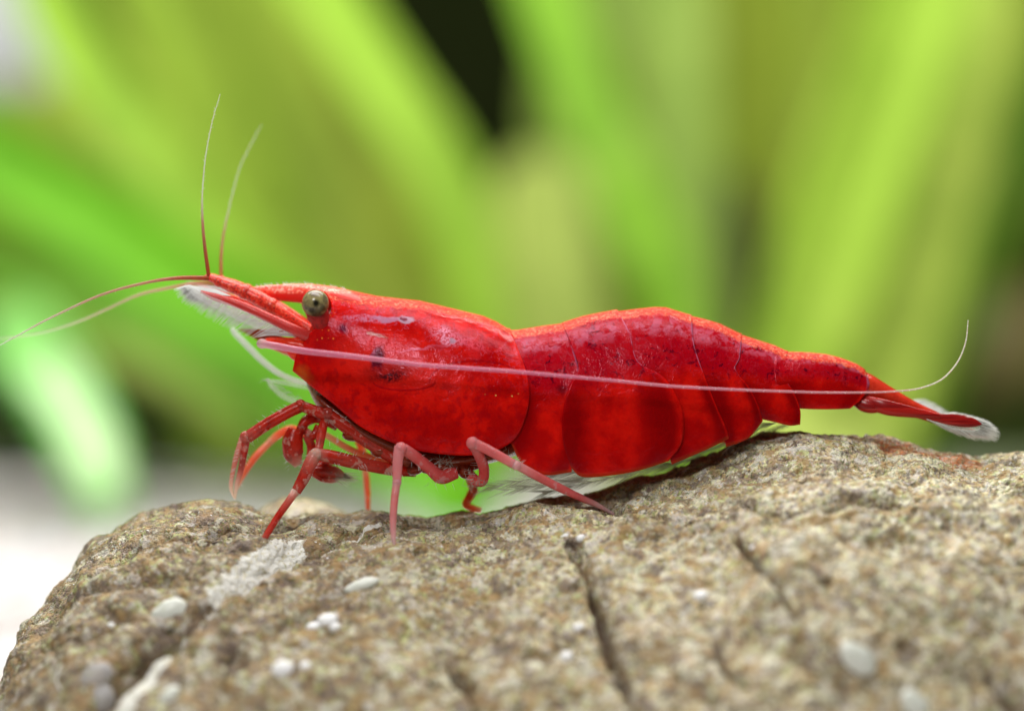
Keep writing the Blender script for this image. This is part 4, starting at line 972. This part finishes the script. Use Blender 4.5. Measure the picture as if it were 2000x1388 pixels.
# limb bases below the shell
mb = MB()
for (a, b, rx, rz, y) in ((835, 905, 24, 20, -.5), (862, 915, 22, 20, -.6), (885, 905, 18, 24, -.55), (800, 898, 24, 16, -.5), (925, 900, 18, 18, -.4), (905, 915, 14, 20, -.5), (745, 880, 22, 14, -.45), (690, 850, 22, 12, -.4), (960, 885, 18, 12, -.4), (812, 915, 18, 12, -.6)):
    ball(mb, at(a, b, y), rx / 100, .22, rz / 100, 16, 12, rot=random.uniform(-.4, .4))
lb = mb.build('leg_bases', m_stern, shrimp)
mb = MB()
for c_, n_, L_ in (((868, 905), 34, 26), ((930, 945), 34, 22), ((915, 925), 20, 16), ((1003, 885), 16, 14), ((850, 938), 24, 16)):
    for i in range(n_):
        ang = random.uniform(0, 6.28); L = random.uniform(.4, 1) * L_
        c0 = (c_[0] + random.uniform(-14, 14), c_[1] + random.uniform(-9, 9)); hair(mb, at(*c0, -.9), at(c0[0] + L * math.cos(ang), c0[1] + L * math.sin(ang), -.95 + random.uniform(-.2, .2)), 0.005)
tag(mb.build('bristles', m_feather, lb), None, None, kind='stuff')

# swimmerets: pale feathers below the tail plates
def feather(pts, wpx, Y, n, L, seed):
    random.seed(seed); mb = MB(); px_tube(mb, pts, [w * .22 for w in wpx], Y, 40, 6, .6)
    P = cr([at(a, b, Y) for a, b in pts], 80)
    for i in range(n):
        k = random.randint(2, 78); d = P[k + 1] - P[k]; d /= np.linalg.norm(d)
        s = random.choice((-1, 1)); nr = np.array((-d[2], 0, d[0])) * s
        l = L / 100 * random.uniform(.6, 1)
        hair(mb, P[k], P[k] + nr * l * .28 + d * l + np.array((0, random.uniform(-.1, .1), 0)), 0.006)
    mb.build('swimmeret', m_feather, shrimp)
feather([(1150, 922), (1090, 926), (1020, 938), (950, 952)], [14, 14, 9, 3], -.5, 160, 42, 1)
feather([(1170, 926), (1110, 940), (1050, 948), (985, 958)], [16, 14, 9, 3], -.3, 160, 42, 2)
feather([(1250, 918), (1170, 938), (1110, 950), (1060, 962)], [16, 14, 9, 3], -.2, 140, 40, 3)
feather([(1390, 872), (1330, 898), (1280, 912), (1220, 932)], [18, 18, 12, 4], -.4, 140, 36, 4)
feather([(1425, 862), (1385, 880), (1340, 900), (1290, 915)], [20, 20, 12, 4], .1, 120, 36, 5)
feather([(1515, 826), (1490, 832), (1460, 850), (1430, 868)], [20, 18, 12, 4], -.2, 120, 30, 6)
feather([(1555, 822), (1520, 836), (1480, 848), (1450, 862)], [12, 12, 9, 4], .2, 90, 30, 7)

# tail fan
m_tel = flesh_mat('telson_red', (0.66, 0.035, 0.012), (0.85, 0.5, 0.4), trans=0.15, vary=0.4, freq=6, dark=(0.40, 0.004, 0.004))
mb = MB(); loft(mb, [(1675, 748, 26, .34, 0), (1700, 757, 27, .33, 0), (1740, 777, 22, .28, 0), (1785, 796, 14, .2, 0), (1820, 806, 7, .12, 0), (1842, 812, 2, .04, 0)], 20, 40)
mb.build('telson', m_tel, shrimp)
def striped():
    M = Mat('uropod_red'); o = M.coords()
    mp = M.n('Mapping', {'Vector': o}); mp.inputs['Rotation'].default_value = (0, R(-12), 0); mp.inputs['Scale'].default_value = (0.5, 1, 16)
    st = M.noise(mp.outputs[0], 1.3, 2)
    c = M.mix(M.step(st, 0.42, 0.58), (0.30, 0.004, 0.006), (0.56, 0.018, 0.014))
    a = M.n('Attribute', attribute_name='pale').outputs['Fac']
    c = M.mix(a, c, (0.85, 0.75, 0.78))
    p = M.n('BsdfPrincipled', {'Base Color': c, 'Roughness': 0.25, 'Subsurface Weight': .3, 'Subsurface Radius': (1, .2, .1), 'Subsurface Scale': .06})
    t = M.n('BsdfTranslucent', {'Color': c})
    mx = M.n('MixShader', {0: .3, 1: p, 2: t})
    return M.done(M.n('MixShader', {0: M.math('SUBTRACT', 1.0, M.math('MULTIPLY', a, 0.5)), 1: M.n('BsdfTransparent'), 2: mx}))
m_uro = striped()
def uropod(sgn):
    Y = sgn * .36
    mb = MB(); loft(mb, [(1640, 770, 2, .03, Y * .3), (1660, 778, 8, .06, Y * .45), (1680, 788, 14, .10, Y * .75), (1700, 793, 14, .10, Y * .9), (1718, 797, 8, .06, Y)], 14, 20); base = mb.build('uropod', m_uro, shrimp)
    mb = MB(); loft(mb, [(1672, 776, 5, .04, Y * .5), (1694, 784, 12, .05, Y * .85), (1730, 795, 15, .05, Y - .08), (1780, 804, 11, .045, Y - .08), (1826, 811, 6, .04, Y - .08), (1836, 813, 5, .03, Y - .08)], 12, 40)
    mb.build('blade', m_uro, base)
    mb = MB(); loft(mb, [(1805, 812, 4, .02, Y - .06), (1840, 817, 9, .03, Y - .06), (1875, 821, 12, .03, Y - .06), (1902, 825, 8.5, .02, Y - .06), (1918, 828, 1, .01, Y - .06)], 12, 40, lambda u: max(0, (u - .97) * 20))
    mb.build('blade', m_uro, base)
    mb = MB(); loft(mb, [(1700, 790, 6, .03, Y + .15 * -sgn), (1790, 808, 8, .03, Y + .15 * -sgn), (1850, 826, 9, .03, Y + .15 * -sgn), (1905, 846, 7, .02, Y + .15 * -sgn), (1930, 855, 1, .01, Y + .15 * -sgn)], 12, 40, lambda u: min(1, max(0, (u - .5) * 2.0)))
    mb.build('blade', m_uro, base)
    mb = MB()
    mid = cr([(1835, 812), (1875, 815), (1905, 822), (1918, 828), (1905, 838), (1870, 835), (1835, 824), (1812, 817)], 200)
    out = cr([(1862, 803), (1900, 812), (1930, 822), (1950, 840), (1945, 860), (1905, 859), (1865, 847), (1832, 831)], 200)
    for i in range(420):
        k = random.randint(0, 199); e = random.uniform(.5, 1.08)
        a = mid[k] * .9 + out[k] * .1; b = mid[k] * (1 - e) + out[k] * e
        hair(mb, at(a[0] - 4, a[1], Y + random.uniform(-.06, .06)), at(b[0], b[1], Y + random.uniform(-.1, .1)), 0.0085)
    tag(mb.build('fringe', m_hair, base), None, None, kind='stuff')
    mb = MB(); k = 120; m1 = cr([(1830, 814), (1870, 818), (1905, 826), (1870, 828), (1820, 818)], k); o1 = cr([(1845, 810), (1885, 815), (1925, 838), (1890, 848), (1830, 826)], k)
    vs = []
    for i in range(k): vs += [at(m1[i, 0], m1[i, 1], Y), at(o1[i, 0], o1[i, 1], Y)]
    mb.add(vs, [(2 * i, 2 * i + 1, 2 * i + 3, 2 * i + 2) for i in range(k - 1)]); mb.build('membrane', m_ghost, base, solid=0.012)
random.seed(20); uropod(-1); uropod(1)
mb = MB()
for i in range(60):
    t = i / 59; a = np.array((1775, 782)) * (1 - t) + np.array((1840, 812)) * t
    hair(mb, at(a[0], a[1], .5), at(a[0] + 34 - 8 * t, a[1] - 1 + 8 * t + random.uniform(-3, 3) - 5 * math.sin(t * 3), .9 + random.uniform(-.1, .1)), 0.012)
tag(mb.build('tail_fringe', m_hair, shrimp), None, None, kind='stuff')

# ------------------------------------------------------------------ white capsules and grains stuck on the boulder
def egg_mat(name, col, alpha=1.0):
    M = Mat(name); o = M.coords()
    c = M.mix(M.math('MULTIPLY', M.step(M.noise(o, 14, 3), 0.6, 0.68), 0.5), col, (0.55, 0.62, 0.35))
    p = M.n('BsdfPrincipled', {'Base Color': c, 'Roughness': 0.35, 'Subsurface Weight': 0.5, 'Subsurface Radius': (1, 1, 1), 'Subsurface Scale': 0.1})
    if alpha >= 1: return M.done(p)
    return M.done(M.n('MixShader', {0: alpha, 1: M.n('BsdfTransparent'), 2: p}))
m_egg = egg_mat('egg_white', (0.72, 0.73, 0.68)); m_eggclear = egg_mat('egg_clear', (0.62, 0.60, 0.62), 0.55); m_grain = egg_mat('grain_white', (0.86, 0.85, 0.88))
def egg(px, py, rx, rz, ang, label, mat=None, cat='egg', name='snail_egg', group='white snail eggs stuck on the boulder'):
    p, nr = hit(px, py)
    mb = MB(); ball(mb, (0, 0, 0), rx / 100, .14 if rx > 14 else rx / 110, rz / 100, 24, 16, rot=R(ang))
    V = np.array(mb.v); V *= (1 + 0.10 * hash_perlin(V * 5 + px, 3) + 0.05 * hash_perlin(V * 12 + px, 4))[:, None]; mb.v = [tuple(q) for q in V]
    o = mb.build(name, mat or m_egg); o.location = p + Vector((0, 0.01, -0.03)); tag(o, label, cat, group)
egg(331, 1193, 36, 24, 28, 'largest white oval egg, stuck beside the crack on the dark left shoulder of the boulder')
egg(706, 1141, 35, 14, 20, 'narrow tilted pale blue white egg below the legs of the shrimp')
egg(1677, 1284, 38, 25, -42, 'white oval egg tilted down to the right on the right part of the boulder')
egg(1788, 1376, 34, 22, -50, 'white oval egg cut by the bottom edge at the lower right')
egg(328, 1362, 30, 16, 55, 'upright greenish white egg at the bottom edge right of the white mineral strip')
egg(187, 1318, 33, 23, 42, 'translucent grey oval egg in the shaded lower left crack', m_eggclear)
egg(197, 1366, 30, 24, 60, 'translucent grey egg at the bottom edge just below another clear egg', m_eggclear)
for (a, b, r_, lb_) in ((1368, 1161, 15, 'round bright white grain alone on the middle of the boulder'), (1135, 1048, 10, 'small bright white grain just above the long crack'),
        (1104, 1044, 7, 'tiny pinkish white grain left of the grain above the long crack'), (612, 1222, 14, 'left white grain of the bright cluster below the narrow egg'),
        (640, 1210, 20, 'largest white grain of the bright cluster below the narrow egg'), (655, 1222, 12, 'right white grain of the bright cluster below the narrow egg'),
        (552, 1305, 22, 'big pale grain left of a smaller grain at lower left centre'), (596, 1298, 12, 'small pale grain right of a bigger grain at lower left centre'),
        (1130, 1222, 12, 'pale pink grain left of the long crack, upper of two'), (1105, 1280, 15, 'pale grain left of the long crack, lower of two'), (216, 1219, 9, 'tiny glinting grain on the dark left shoulder of the boulder'), (1470, 1066, 6, 'tiny white grain beside the short crack')):
    egg(a, b, r_, r_ * .8, 20, lb_, m_grain, 'grain', 'sand_grain', 'bright white grains on the boulder')
# stray thread on the left shoulder
p0 = hit(116, 1300)[0]
mb = MB(); P = cr([hit(a, b)[0] + Vector((0, -.08, 0)) for a, b in ((122, 1296), (114, 1310), (112, 1330), (120, 1346))], 30); tube(mb, P, .018, 6)
o = mb.build('thread', m_hair); tag(o, 'short pale curved thread on the lower left shoulder of the boulder', 'thread')
